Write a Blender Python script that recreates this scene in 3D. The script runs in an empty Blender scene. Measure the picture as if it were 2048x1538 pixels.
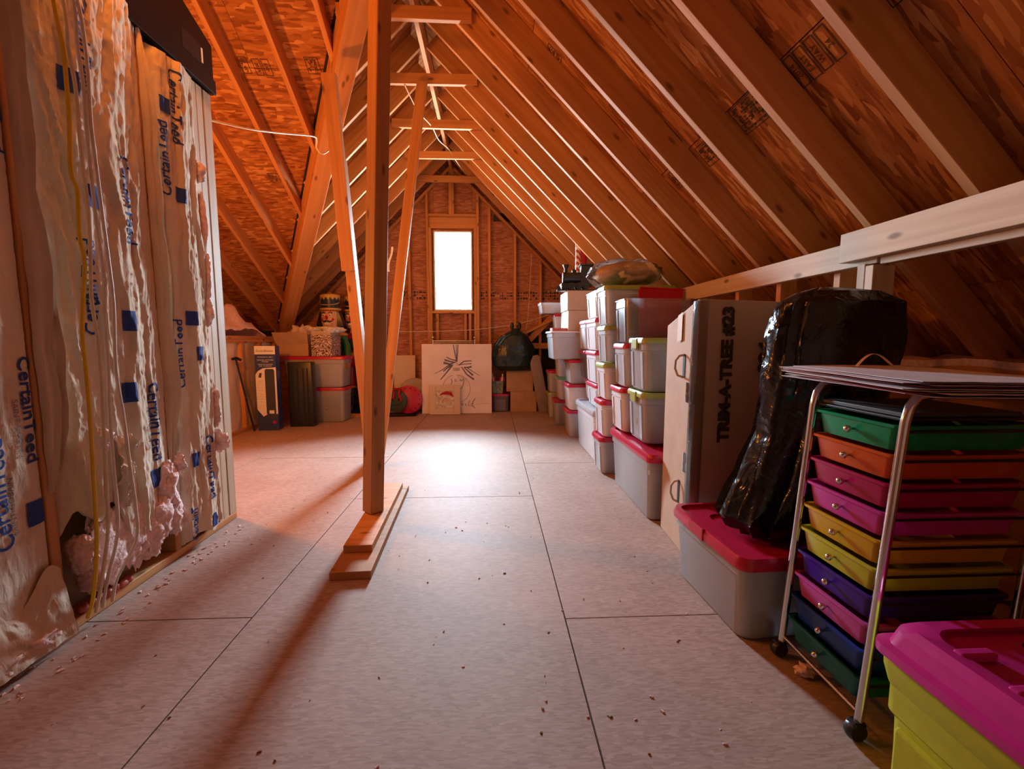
import bpy, bmesh, math, random
from mathutils import Vector, Matrix, noise as mnoise

# ------------------------------------------------------------------ camera, world, light, exposure
scene = bpy.context.scene
COL = scene.collection
cam_data = bpy.data.cameras.new('camera')
cam_data.sensor_fit = 'HORIZONTAL'; cam_data.sensor_width = 36.0
cam_data.lens = 888.0 * 36.0 / 2048.0
cam_data.clip_start = 0.02
cam = bpy.data.objects.new('camera', cam_data); COL.objects.link(cam)
cam.location = (0, 0, 1.09)
cam.rotation_euler = (math.radians(90 - 5.72), 0, math.radians(-2.63))
scene.camera = cam

world = bpy.data.worlds.new('sky'); scene.world = world; world.use_nodes = True
bg = world.node_tree.nodes['Background']
bg.inputs[1].default_value = 275.0
_wn = world.node_tree
_g = _wn.nodes.new('ShaderNodeTexCoord'); _s = _wn.nodes.new('ShaderNodeSeparateXYZ'); _r = _wn.nodes.new('ShaderNodeValToRGB')
_m = _wn.nodes.new('ShaderNodeMath'); _m.operation = 'MULTIPLY_ADD'; _m.inputs[1].default_value = 0.5; _m.inputs[2].default_value = 0.5
_wn.links.new(_g.outputs['Generated'], _s.inputs[0]); _wn.links.new(_s.outputs[2], _m.inputs[0]); _wn.links.new(_m.outputs[0], _r.inputs[0]); _wn.links.new(_r.outputs[0], bg.inputs[0])
_r.color_ramp.elements[0].position = 0.485; _r.color_ramp.elements[0].color = (0.46, 0.40, 0.33, 1)   # ground outside
_r.color_ramp.elements[1].position = 0.505; _r.color_ramp.elements[1].color = (0.66, 0.85, 1.0, 1)      # overcast sky

def portal(loc, rot, sx, sy):
    d = bpy.data.lights.new('window_portal', 'AREA'); d.shape = 'RECTANGLE'; d.size = sx; d.size_y = sy
    d.cycles.is_portal = True
    o = bpy.data.objects.new('window_portal', d); COL.objects.link(o); o.location = loc; o.rotation_euler = rot
portal((-0.58, 7.06, 2.14), (math.radians(-90), 0, 0), 0.62, 1.24)

def bulb(name, loc, power, color, r=0.05):
    d = bpy.data.lights.new(name, 'POINT'); d.energy = power; d.color = color; d.shadow_soft_size = r
    o = bpy.data.objects.new(name, d); COL.objects.link(o); o.location = loc
WARM = (1.0, 0.285, 0.032)
bulb('alcove_bulb', (-2.25, 3.15, 1.65), 100.0, WARM, 0.06)
bulb('ceiling_bulb', (-1.36, 1.92, 3.05), 37.0, WARM, 0.08)

vs = scene.view_settings
vs.view_transform = 'Standard'; vs.look = 'None'; vs.gamma = 1.0; vs.use_curve_mapping = False
vs.exposure = 0.0
scene.cycles.max_bounces = 6; scene.cycles.diffuse_bounces = 4; scene.cycles.use_adaptive_sampling = True; scene.cycles.adaptive_threshold = 0.08; scene.cycles.transparent_max_bounces = 16
scene.cycles.sample_clamp_indirect = 6.0
scene.cycles.use_denoising = True
try: scene.cycles.denoiser = 'OPENIMAGEDENOISE'
except Exception: pass
scene.cycles.caustics_reflective = False; scene.cycles.caustics_refractive = False

R = random.Random(7)
# ------------------------------------------------------------------ materials
def new_mat(name):
    m = bpy.data.materials.new(name); m.use_nodes = True
    nt = m.node_tree; b = nt.nodes['Principled BSDF']
    return m, nt, b
def N(nt, t, **kw):
    n = nt.nodes.new(t)
    for k, v in kw.items():
        if k in n.inputs: n.inputs[k].default_value = v
        else: setattr(n, k, v)
    return n
def L(nt, a, b): nt.links.new(a, b)
def c4(c): return (c[0], c[1], c[2], 1)
def ramp(nt, pts):
    r = nt.nodes.new('ShaderNodeValToRGB'); e = r.color_ramp.elements
    e[0].position, e[0].color = pts[0][0], c4(pts[0][1])
    e[1].position, e[1].color = pts[1][0], c4(pts[1][1])
    for p, c in pts[2:]:
        x = e.new(p); x.color = c4(c)
    return r
def mixc(nt, fac, a, b, mode='MIX'):
    m = nt.nodes.new('ShaderNodeMix'); m.data_type = 'RGBA'; m.blend_type = mode
    for s, v in ((m.inputs[0], fac), (m.inputs[6], a), (m.inputs[7], b)):
        if hasattr(v, 'links'): nt.links.new(v, s)
        elif isinstance(v, (int, float)): s.default_value = v
        else: s.default_value = c4(v)
    return m.outputs[2]
def bump(nt, b, h, strength=0.3, dist=0.002):
    n = N(nt, 'ShaderNodeBump', Strength=strength, Distance=dist)
    L(nt, h, n.inputs['Height']); L(nt, n.outputs[0], b.inputs['Normal'])

def plain(name, col, rough=0.5, metal=0.0, spec=0.5, var=0.06, nscale=40.0, bumpd=0.0, coat=0.0):
    m, nt, b = new_mat(name)
    tc = N(nt, 'ShaderNodeTexCoord'); nz = N(nt, 'ShaderNodeTexNoise', Scale=nscale, Detail=2.0)
    L(nt, tc.outputs['Object'], nz.inputs['Vector'])
    lo = tuple(max(0, x * (1 - var)) for x in col); hi = tuple(min(1, x * (1 + var)) for x in col)
    r = ramp(nt, [(0.3, lo), (0.7, hi)]); L(nt, nz.outputs[0], r.inputs[0]); L(nt, r.outputs[0], b.inputs['Base Color'])
    b.inputs['Roughness'].default_value = rough; b.inputs['Metallic'].default_value = metal
    b.inputs['Specular IOR Level'].default_value = spec; b.inputs['Coat Weight'].default_value = coat
    if bumpd: bump(nt, b, nz.outputs[0], 0.5, bumpd)
    return m

def pine_mat(name, light, dark, knot=(0.16, 0.06, 0.025), knots=True):
    m, nt, b = new_mat(name)
    tc = N(nt, 'ShaderNodeTexCoord'); oi = N(nt, 'ShaderNodeObjectInfo')
    off = N(nt, 'ShaderNodeVectorMath', operation='SCALE'); off.inputs['Scale'].default_value = 37.0
    cmb = N(nt, 'ShaderNodeCombineXYZ'); 
    for i in range(3): L(nt, oi.outputs['Random'], cmb.inputs[i])
    L(nt, cmb.outputs[0], off.inputs[0])
    add = N(nt, 'ShaderNodeVectorMath', operation='ADD'); L(nt, tc.outputs['Object'], add.inputs[0]); L(nt, off.outputs[0], add.inputs[1])
    mp = N(nt, 'ShaderNodeMapping'); mp.inputs['Scale'].default_value = (0.9, 26, 26); L(nt, add.outputs[0], mp.inputs[0])
    nz = N(nt, 'ShaderNodeTexNoise', Scale=1.0, Detail=3.0, Distortion=0.5); L(nt, mp.outputs[0], nz.inputs['Vector'])
    r = ramp(nt, [(0.35, dark), (0.65, light)]); L(nt, nz.outputs[0], r.inputs[0])
    col = r.outputs[0]
    hv = N(nt, 'ShaderNodeHueSaturation'); mr = N(nt, 'ShaderNodeMapRange'); mr.inputs[3].default_value = 0.84; mr.inputs[4].default_value = 1.1
    L(nt, oi.outputs['Random'], mr.inputs[0]); L(nt, mr.outputs[0], hv.inputs['Value']); L(nt, col, hv.inputs['Color']); col = hv.outputs[0]
    if knots:
        sx = N(nt, 'ShaderNodeSeparateXYZ'); L(nt, add.outputs[0], sx.inputs[0]); yz = N(nt, 'ShaderNodeMath', operation='ADD')
        L(nt, sx.outputs[1], yz.inputs[0]); L(nt, sx.outputs[2], yz.inputs[1])
        cx = N(nt, 'ShaderNodeCombineXYZ'); L(nt, sx.outputs[0], cx.inputs[0]); L(nt, yz.outputs[0], cx.inputs[1])
        mk = N(nt, 'ShaderNodeMapping'); mk.inputs['Scale'].default_value = (1.9, 5.0, 1); L(nt, cx.outputs[0], mk.inputs[0])
        vo = N(nt, 'ShaderNodeTexVoronoi', voronoi_dimensions='2D', Scale=1.0); L(nt, mk.outputs[0], vo.inputs['Vector'])
        kr = ramp(nt, [(0.03, (0.8, 0.8, 0.8)), (0.075, (0, 0, 0))]); L(nt, vo.outputs['Distance'], kr.inputs[0])
        col = mixc(nt, kr.outputs[0], col, knot)
    L(nt, col, b.inputs['Base Color']); b.inputs['Roughness'].default_value = 0.62; b.inputs['Specular IOR Level'].default_value = 0.3
    bump(nt, b, nz.outputs[0], 0.25, 0.002)
    return m

def osb_mat(name, cols, scale=1.0, rough=0.7, rot=0.0, spec=0.25, wall=False):
    m, nt, b = new_mat(name)
    tc = N(nt, 'ShaderNodeTexCoord'); oi = N(nt, 'ShaderNodeObjectInfo')
    ml = N(nt, 'ShaderNodeMath', operation='MULTIPLY'); ml.inputs[1].default_value = 53.0; L(nt, oi.outputs['Random'], ml.inputs[0])
    src = tc.outputs['Object']
    if wall:
        sx = N(nt, 'ShaderNodeSeparateXYZ'); cx = N(nt, 'ShaderNodeCombineXYZ'); L(nt, src, sx.inputs[0])
        L(nt, sx.outputs[0], cx.inputs[0]); L(nt, sx.outputs[2], cx.inputs[1]); src = cx.outputs[0]
    add = N(nt, 'ShaderNodeVectorMath', operation='ADD'); L(nt, src, add.inputs[0]); L(nt, ml.outputs[0], add.inputs[1])
    outs = []
    for k, (a, sx, sy, tz) in enumerate(((0.35, 11, 52, 0), (-0.7, 13, 60, 3.3))):
        mp = N(nt, 'ShaderNodeMapping'); mp.inputs['Rotation'].default_value = (0, 0, a + rot)
        mp.inputs['Scale'].default_value = (sx * scale, sy * scale, 1); mp.inputs['Location'].default_value = (tz, tz, 0)
        L(nt, add.outputs[0], mp.inputs[0])
        v = N(nt, 'ShaderNodeTexVoronoi', voronoi_dimensions='2D', Scale=1.0); L(nt, mp.outputs[0], v.inputs['Vector'])
        sp = N(nt, 'ShaderNodeSeparateColor'); L(nt, v.outputs['Color'], sp.inputs[0]); outs.append(sp)
    m2 = N(nt, 'ShaderNodeMath', operation='GREATER_THAN'); L(nt, outs[1].outputs[1], m2.inputs[0]); m2.inputs[1].default_value = 0.5
    mx2 = N(nt, 'ShaderNodeMix'); L(nt, m2.outputs[0], mx2.inputs[0]); L(nt, outs[0].outputs[0], mx2.inputs[2]); L(nt, outs[1].outputs[0], mx2.inputs[3])
    big = N(nt, 'ShaderNodeTexNoise', noise_dimensions='2D', Scale=2.2, Detail=3.0); L(nt, add.outputs[0], big.inputs['Vector'])
    md = N(nt, 'ShaderNodeMath', operation='MULTIPLY_ADD'); L(nt, big.outputs[0], md.inputs[0]); md.inputs[1].default_value = 0.9; 
    ms = N(nt, 'ShaderNodeMath', operation='MULTIPLY_ADD'); L(nt, mx2.outputs[0], ms.inputs[0]); ms.inputs[1].default_value = 0.95; ms.inputs[2].default_value = -0.42
    L(nt, ms.outputs[0], md.inputs[2])
    r = ramp(nt, [(0.0, cols[0]), (0.45, cols[1]), (0.8, cols[2]), (1.0, cols[3])]); L(nt, md.outputs[0], r.inputs[0])
    L(nt, r.outputs[0], b.inputs['Base Color']); b.inputs['Roughness'].default_value = rough; b.inputs['Specular IOR Level'].default_value = spec
    bump(nt, b, mx2.outputs[0], 0.25, 0.0015)
    return m

def milky(name, col, clear=0.3, trans=0.3, rough=0.22, noise=True):
    """frosted plastic: diffuse + translucent + clear, with a glossy skin"""
    m = bpy.data.materials.new(name); m.use_nodes = True; nt = m.node_tree; nt.nodes.clear()
    out = N(nt, 'ShaderNodeOutputMaterial')
    d = N(nt, 'ShaderNodeBsdfDiffuse'); t = N(nt, 'ShaderNodeBsdfTranslucent'); tr = N(nt, 'ShaderNodeBsdfTransparent'); g = N(nt, 'ShaderNodeBsdfGlossy', Roughness=rough)
    tc = N(nt, 'ShaderNodeTexCoord'); nz = N(nt, 'ShaderNodeTexNoise', Scale=6.0, Detail=3.0); L(nt, tc.outputs['Object'], nz.inputs['Vector'])
    r = ramp(nt, [(0.3, tuple(x * 0.93 for x in col)), (0.7, col)]); L(nt, nz.outputs[0], r.inputs[0])
    for s in (d, t): L(nt, r.outputs[0], s.inputs['Color'])
    tr.inputs[0].default_value = (min(1, col[0] * 1.1), min(1, col[1] * 1.1), min(1, col[2] * 1.1), 1)
    a = N(nt, 'ShaderNodeMixShader'); a.inputs[0].default_value = trans; L(nt, d.outputs[0], a.inputs[1]); L(nt, t.outputs[0], a.inputs[2])
    c = N(nt, 'ShaderNodeMixShader'); c.inputs[0].default_value = clear; L(nt, a.outputs[0], c.inputs[1]); L(nt, tr.outputs[0], c.inputs[2])
    fr = N(nt, 'ShaderNodeFresnel', IOR=1.4); e = N(nt, 'ShaderNodeMixShader'); L(nt, fr.outputs[0], e.inputs[0]); L(nt, c.outputs[0], e.inputs[1]); L(nt, g.outputs[0], e.inputs[2])
    L(nt, e.outputs[0], out.inputs[0])
    return m

M = {}
M['pine'] = pine_mat('pine', (0.64, 0.31, 0.12), (0.53, 0.23, 0.075))
M['pine_daylit'] = pine_mat('pine_daylit', (0.74, 0.58, 0.41), (0.62, 0.44, 0.28))  # paler copy of the same pine, window light put into its colour
M['osb_roof'] = osb_mat('osb_roof', [(0.20, 0.058, 0.015), (0.36, 0.135, 0.038), (0.44, 0.18, 0.055), (0.60, 0.30, 0.11)])
M['osb_wall'] = osb_mat('osb_wall', [(0.30, 0.11, 0.06), (0.43, 0.175, 0.095), (0.50, 0.22, 0.125), (0.56, 0.28, 0.17)], wall=True)
M['osb_floor'] = osb_mat('osb_floor', [(0.35, 0.22, 0.165), (0.43, 0.285, 0.23), (0.46, 0.31, 0.25), (0.50, 0.35, 0.285)], scale=3.2, rough=0.62, spec=0.3)
M['dark_gap'] = plain('dark_gap', (0.05, 0.03, 0.02), 0.9)
M['ink'] = plain('ink', (0.045, 0.03, 0.02), 0.8)
M['ink_blue'] = plain('ink_blue', (0.035, 0.065, 0.24), 0.8, spec=0.1)
M['ink_grey'] = plain('ink_grey', (0.16, 0.15, 0.20), 0.8)
M['black_beam'] = plain('black_beam', (0.004, 0.004, 0.0045), 0.35, spec=0.3)
M['white_label'] = plain('white_label', (0.85, 0.85, 0.8), 0.5)
M['fiber'] = plain('fiber', (0.86, 0.62, 0.58), 0.95, var=0.18, nscale=60, bumpd=0.012, spec=0.1)
M['fiber_red'] = plain('fiber_red', (0.55, 0.12, 0.08), 0.4, var=0.3, nscale=60)
M['window_frame'] = plain('window_frame', (0.85, 0.85, 0.85), 0.4)
M['cardboard'] = plain('cardboard', (0.50, 0.32, 0.18), 0.8, var=0.08, nscale=9, spec=0.2)
M['cardboard_pale'] = plain('cardboard_pale', (0.60, 0.47, 0.35), 0.75, var=0.06, nscale=9, spec=0.2)
M['red_lid'] = plain('red_lid', (0.50, 0.012, 0.055), 0.3)
M['red_bright'] = milky('red_bright', (0.80, 0.01, 0.05), 0.0, 0.4, 0.25)
M['green_lid'] = plain('green_lid', (0.36, 0.42, 0.10), 0.3)
M['mint_lid'] = plain('mint_lid', (0.20, 0.62, 0.36), 0.3)
M['grey_lid'] = plain('grey_lid', (0.42, 0.40, 0.42), 0.4)
M['white_lid'] = plain('white_lid', (0.80, 0.78, 0.82), 0.35)
M['clear'] = milky('clear_plastic', (0.92, 0.94, 0.99), 0.36, 0.30)
M['frosted'] = milky('frosted_plastic', (0.94, 0.95, 0.99), 0.08, 0.15)
M['clear_thin'] = milky('clear_thin', (0.93, 0.95, 1.0), 0.46, 0.35)
M['carton_brown'] = plain('carton_brown', (0.56, 0.42, 0.31), 0.75, var=0.06, nscale=9, spec=0.2)
M['glassy'] = milky('glassy_plastic', (0.88, 0.87, 0.92), 0.78, 0.4)
M['film'] = milky('film', (0.92, 0.88, 0.84), 0.88, 0.5, 0.1)
M['chrome'] = plain('chrome', (0.78, 0.77, 0.76), 0.16, metal=1.0, var=0.01)
M['black_plastic'] = plain('black_plastic', (0.012, 0.012, 0.013), 0.35)
M['black_matte'] = plain('black_matte', (0.010, 0.010, 0.011), 0.7)
def bag_mat(name, col):
    m, nt, b = new_mat(name)
    tc = N(nt, 'ShaderNodeTexCoord'); nz = N(nt, 'ShaderNodeTexNoise', Scale=8.0, Detail=3.0, Distortion=1.5)
    L(nt, tc.outputs['Object'], nz.inputs['Vector'])
    b.inputs['Base Color'].default_value = c4(col); b.inputs['Roughness'].default_value = 0.2
    bump(nt, b, nz.outputs[0], 0.6, 0.02)
    return m
M['bag_black'] = bag_mat('bag_black', (0.006, 0.006, 0.007))
M['bag_teal'] = bag_mat('bag_teal', (0.012, 0.03, 0.036))
def kraft_mat():
    m, nt, b = new_mat('kraft')
    tc = N(nt, 'ShaderNodeTexCoord')
    mp = N(nt, 'ShaderNodeMapping'); mp.inputs['Scale'].default_value = (55, 55, 26); L(nt, tc.outputs['Object'], mp.inputs[0])
    nz = N(nt, 'ShaderNodeTexNoise', Scale=1.0, Detail=4.0, Distortion=0.4); L(nt, mp.outputs[0], nz.inputs['Vector'])
    n2 = N(nt, 'ShaderNodeTexNoise', Scale=2.2, Detail=3.0); L(nt, tc.outputs['Object'], n2.inputs['Vector'])
    r = ramp(nt, [(0.3, (0.58, 0.45, 0.33)), (0.7, (0.74, 0.60, 0.47))]); L(nt, n2.outputs[0], r.inputs[0])
    L(nt, r.outputs[0], b.inputs['Base Color']); b.inputs['Roughness'].default_value = 1.0; b.inputs['Specular IOR Level'].default_value = 0.0
    bump(nt, b, nz.outputs[0], 0.8, 0.005)
    return m
M['kraft'] = kraft_mat()
M['cable_yellow'] = plain('cable_yellow', (0.85, 0.55, 0.01), 0.4)
M['cable_white'] = plain('cable_white', (0.80, 0.70, 0.58), 0.4)
M['paper'] = plain('paper', (0.66, 0.56, 0.58), 0.7, var=0.12, nscale=14)
M['paper_red'] = plain('paper_red', (0.55, 0.10, 0.10), 0.7, var=0.3, nscale=30)
M['canvas_cloth'] = plain('canvas_cloth', (0.87, 0.80, 0.80), 0.8, var=0.07, nscale=3.5)
M['cream'] = plain('cream', (0.72, 0.58, 0.44), 0.7, var=0.05)
M['navy'] = plain('navy', (0.035, 0.055, 0.19), 0.4)
M['dark_grey'] = plain('dark_grey', (0.05, 0.05, 0.055), 0.5)
M['slab'] = plain('slab', (0.30, 0.24, 0.21), 0.6, var=0.1, nscale=8)
# ------------------------------------------------------------------ mesh helpers
class MB:
    def __init__(s): s.v = []; s.f = []
    def add(s, vs, fs):
        o = len(s.v); s.v += [tuple(p) for p in vs]; s.f += [tuple(i + o for i in f) for f in fs]; return s
    def box(s, x0, y0, z0, x1, y1, z1):
        return s.add([(x0, y0, z0), (x1, y0, z0), (x1, y1, z0), (x0, y1, z0), (x0, y0, z1), (x1, y0, z1), (x1, y1, z1), (x0, y1, z1)],
                     [(0, 3, 2, 1), (4, 5, 6, 7), (0, 1, 5, 4), (1, 2, 6, 5), (2, 3, 7, 6), (3, 0, 4, 7)])
    def prism(s, pts, vec):
        n = len(pts); v = Vector(vec); a = [Vector(p) for p in pts]; b = [p + v for p in a]
        return s.add(a + b, [tuple(range(n - 1, -1, -1)), tuple(range(n, 2 * n))] + [(i, (i + 1) % n, n + (i + 1) % n, n + i) for i in range(n)])
    def loft(s, secs, cap0=True, cap1=True, closed=True):
        n = len(secs[0]); vs = [p for q in secs for p in q]; fs = []
        for k in range(len(secs) - 1):
            for i in range(n if closed else n - 1):
                j = (i + 1) % n; fs.append((k * n + i, k * n + j, (k + 1) * n + j, (k + 1) * n + i))
        if cap0: fs.append(tuple(range(n - 1, -1, -1)))
        if cap1: fs.append(tuple(range((len(secs) - 1) * n, len(secs) * n)))
        return s.add(vs, fs)
    def tube(s, pts, r, n=8, cap=True):
        P = [Vector(p) for p in pts]; secs = []; up = None
        for i, p in enumerate(P):
            t = (P[min(i + 1, len(P) - 1)] - P[max(i - 1, 0)]).normalized()
            if up is None:
                up = Vector((0, 0, 1)) if abs(t.z) < 0.9 else Vector((1, 0, 0))
            a = (up - t * up.dot(t)).normalized(); up = a; b = t.cross(a)
            rr = r[i] if isinstance(r, (list, tuple)) else r
            secs.append([p + (a * math.cos(2 * math.pi * k / n) + b * math.sin(2 * math.pi * k / n)) * rr for k in range(n)])
        return s.loft(secs, cap, cap)
    def lathe(s, prof, n=20, c=(0, 0, 0), axis='z'):
        secs = []
        for r, z in prof:
            q = []
            for k in range(n):
                a = 2 * math.pi * k / n; x, y = r * math.cos(a), r * math.sin(a)
                p = (x, y, z) if axis == 'z' else ((z, x, y) if axis == 'x' else (y, z, x))
                q.append((p[0] + c[0], p[1] + c[1], p[2] + c[2]))
            secs.append(q)
        return s.loft(secs)
    def ball(s, c, r, n=14, m=9, fn=None):
        if not isinstance(r, (tuple, list)): r = (r, r, r)
        secs = []
        for j in range(1, m):
            ph = math.pi * j / m - math.pi / 2
            q = []
            for k in range(n):
                a = 2 * math.pi * k / n; d = Vector((math.cos(a) * math.cos(ph), math.sin(a) * math.cos(ph), math.sin(ph)))
                k2 = fn(d) if fn else 1.0
                q.append((c[0] + d.x * r[0] * k2, c[1] + d.y * r[1] * k2, c[2] + d.z * r[2] * k2))
            secs.append(q)
        return s.loft(secs)
    def sheet(s, nu, nv, fn, th=0.0):
        """fn(u,v)->point; closed thin solid when th (offset vector function of normal z by th tuple)"""
        g = [[Vector(fn(i / nu, j / nv)) for i in range(nu + 1)] for j in range(nv + 1)]
        vs = [p for r in g for p in r]; w = nu + 1
        fs = [(j * w + i, j * w + i + 1, (j + 1) * w + i + 1, (j + 1) * w + i) for j in range(nv) for i in range(nu)]
        if th:
            t = Vector(th); n0 = len(vs); vs = vs + [p - t for p in vs[:]]
            fs += [tuple(n0 + k for k in reversed(f)) for f in fs[:]]
            bd = [i for i in range(w)] + [j * w + nu for j in range(1, nv + 1)] + [nv * w + i for i in range(nu - 1, -1, -1)] + [j * w for j in range(nv - 1, 0, -1)]
            for a, b in zip(bd, bd[1:] + bd[:1]): fs.append((b, a, n0 + a, n0 + b))
        return s.add(vs, fs)
    def mesh(s, name, smooth=None):
        me = bpy.data.meshes.new(name); me.from_pydata([tuple(p) for p in s.v], [], s.f); me.validate(); me.update()
        bm = bmesh.new(); bm.from_mesh(me); bmesh.ops.recalc_face_normals(bm, faces=bm.faces[:]); bm.to_mesh(me); bm.free()
        if smooth is not None:
            me.polygons.foreach_set('use_smooth', [True] * len(me.polygons)); me.set_sharp_from_angle(angle=math.radians(smooth))
        return me

def link(name, data, parent=None):
    o = bpy.data.objects.new(name, data); COL.objects.link(o)
    if parent: o.parent = parent
    return o
def part(name, mb, mat, parent=None, smooth=None, bevel=0.0, kind=None, label=None):
    me = mb.mesh(name, smooth); me.materials.append(M[mat] if isinstance(mat, str) else mat)
    o = link(name, me, parent)
    if bevel:
        b = o.modifiers.new('bevel', 'BEVEL'); b.width = bevel; b.segments = 2; b.limit_method = 'ANGLE'; b.angle_limit = math.radians(40)
    if kind: o['kind'] = kind
    if label: o['label'] = label
    return o
def tag(o, label, cat, group=None, kind=None):
    o['label'] = label; o['category'] = cat
    if group: o['group'] = group
    if kind: o['kind'] = kind
    return o
def thing(name, label, cat, loc=(0, 0, 0), rz=0.0, group=None, kind=None, rot=None):
    o = link(name, None); o.empty_display_size = 0.1; o.location = loc; o.rotation_euler = rot if rot else (0, 0, rz)
    return tag(o, label, cat, group, kind)
def solo(name, mb, mat, label, cat, loc=(0, 0, 0), rz=0.0, group=None, kind=None, smooth=None, bevel=0.0, rot=None):
    o = part(name, mb, mat, None, smooth, bevel); o.location = loc; o.rotation_euler = rot if rot else (0, 0, rz)
    return tag(o, label, cat, group, kind)
_bc = {}
def board(name, p0, p1, w, t, up, mat='pine', parent=None, bevel=0.002, ext=0.0):
    """timber from p0 to p1 (centre line), w along `up`, t across; grain runs along local x"""
    p0, p1 = Vector(p0), Vector(p1); d = p1 - p0; Ln = d.length + 2 * ext; x = d.normalized()
    y = (Vector(up) - x * x.dot(Vector(up))).normalized(); z = x.cross(y)
    key = (round(Ln, 3), w, t, mat)
    if key not in _bc:
        me = MB().box(-Ln / 2, -w / 2, -t / 2, Ln / 2, w / 2, t / 2).mesh('timber'); me.materials.append(M[mat]); _bc[key] = me
    o = link(name, _bc[key], parent); c = (p0 + p1) / 2
    m = Matrix((x, y, z)).transposed().to_4x4(); m.translation = c; o.matrix_basis = m
    if bevel:
        b = o.modifiers.new('bevel', 'BEVEL'); b.width = bevel; b.segments = 1
    return o
def rrect(hx, hy, r, z, n=4, cx=0, cy=0):
    pts = []; r = min(r, hx * 0.98, hy * 0.98)
    for sx, sy, a0 in ((1, 1, 0), (-1, 1, 90), (-1, -1, 180), (1, -1, 270)):
        for k in range(n + 1):
            a = math.radians(a0 + 90 * k / n); pts.append((cx + sx * (hx - r) + r * math.cos(a), cy + sy * (hy - r) + r * math.sin(a), z))
    return pts
def clip(poly, a, b, c):
    """keep a*x+b*y<=c of a 2-D polygon"""
    out = []
    for i, p in enumerate(poly):
        q = poly[(i + 1) % len(poly)]; dp = a * p[0] + b * p[1] - c; dq = a * q[0] + b * q[1] - c
        if dp <= 0: out.append(p)
        if dp * dq < 0:
            t = dp / (dp - dq); out.append((p[0] + (q[0] - p[0]) * t, p[1] + (q[1] - p[1]) * t))
    return out
def fbm(x, y, z, o=3):
    s = 0; a = 1; f = 1
    for _ in range(o): s += a * mnoise.noise(Vector((x * f, y * f, z * f))); a *= 0.5; f *= 2.1
    return s
_txc = {}
def text_geo(txt, size, bold=0.0):
    key = (txt, size, bold)
    if key not in _txc:
        cu = bpy.data.curves.new('lettering', 'FONT'); cu.body = txt; cu.size = size; cu.offset = bold; cu.resolution_u = 3
        cu.align_x = 'CENTER'; cu.align_y = 'CENTER'
        ob = bpy.data.objects.new('lettering', cu); COL.objects.link(ob)
        bpy.context.view_layer.update()
        me = bpy.data.meshes.new_from_object(ob.evaluated_get(bpy.context.evaluated_depsgraph_get()))
        bpy.data.objects.remove(ob); bpy.data.curves.remove(cu)
        bm = bmesh.new(); bm.from_mesh(me); bmesh.ops.triangulate(bm, faces=bm.faces[:])
        _txc[key] = bm
        bpy.data.meshes.remove(me)
    return _txc[key]
def text_part(name, txt, size, fn, mat, parent, bold=0.0, fit=None, sub=0.0, label=None):
    """lettering laid by fn(u,v)->point; fit = wanted (length, height)"""
    bm = text_geo(txt, size, bold).copy()
    xs = [v.co.x for v in bm.verts]; ys = [v.co.y for v in bm.verts]
    cx, cy = (min(xs) + max(xs)) / 2, (min(ys) + max(ys)) / 2; kx = ky = 1.0
    if fit: kx, ky = fit[0] / (max(xs) - min(xs)), fit[1] / (max(ys) - min(ys))
    for v in bm.verts: v.co = Vector(((v.co.x - cx) * kx, (v.co.y - cy) * ky, 0))
    if sub:
        for _ in range(4):
            es = [e for e in bm.edges if e.calc_length() > sub]
            if not es: break
            bmesh.ops.subdivide_edges(bm, edges=es, cuts=1); bmesh.ops.triangulate(bm, faces=bm.faces[:])
    for v in bm.verts: v.co = Vector(fn(v.co.x, v.co.y))
    me = bpy.data.meshes.new(name); bm.to_mesh(me); bm.free(); me.materials.append(M[mat])
    o = link(name, me, parent)
    if label: o['label'] = label
    return o

# ------------------------------------------------------------------ the setting
XR, ZR, YC, SC = -0.59, 3.71, 2.80, 0.62      # ridge x, underside height at ridge, cross ridge y, cross slope
RD = 0.14; VM = RD * math.sqrt(2); VC = RD * math.sqrt(1 + SC * SC)
Y0, Y1 = -1.6, 7.12
# floor
floor = thing('floor', 'bare pinkish tan subfloor sheets of the attic', 'floor', kind='structure')
def fpanel(x0, x1, y0, y1):
    g = 0.0025
    o = part('floor_panel', MB().box(-(x1 - x0) / 2 + g, -(y1 - y0) / 2 + g, -0.018, (x1 - x0) / 2 - g, (y1 - y0) / 2 - g, 0), 'osb_floor', floor, bevel=0.0015)
    o.location = ((x0 + x1) / 2, (y0 + y1) / 2, R.uniform(-0.0012, 0))
for x0, x1, ys in ((-4.4, -2.17, (-1.7, 0.6, 3.0, 5.4, 7.2)), (-2.17, -0.95, (-1.7, -0.72, 1.70, 4.13, 7.2)), (-0.95, 0.285, (-1.7, 0.6, 3.02, 5.56, 7.2)),
                   (0.285, 1.505, (-1.7, -0.8, 1.635, 3.85, 6.2, 7.2)), (1.505, 3.7, (-1.7, 0.6, 3.0, 5.4, 7.2))):
    for a, b in zip(ys, ys[1:]): fpanel(x0, x1, a, b)
part('subfloor_base', MB().box(-4.4, -1.7, -0.06, 3.7, 7.2, -0.03), 'dark_gap', floor)

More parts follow.
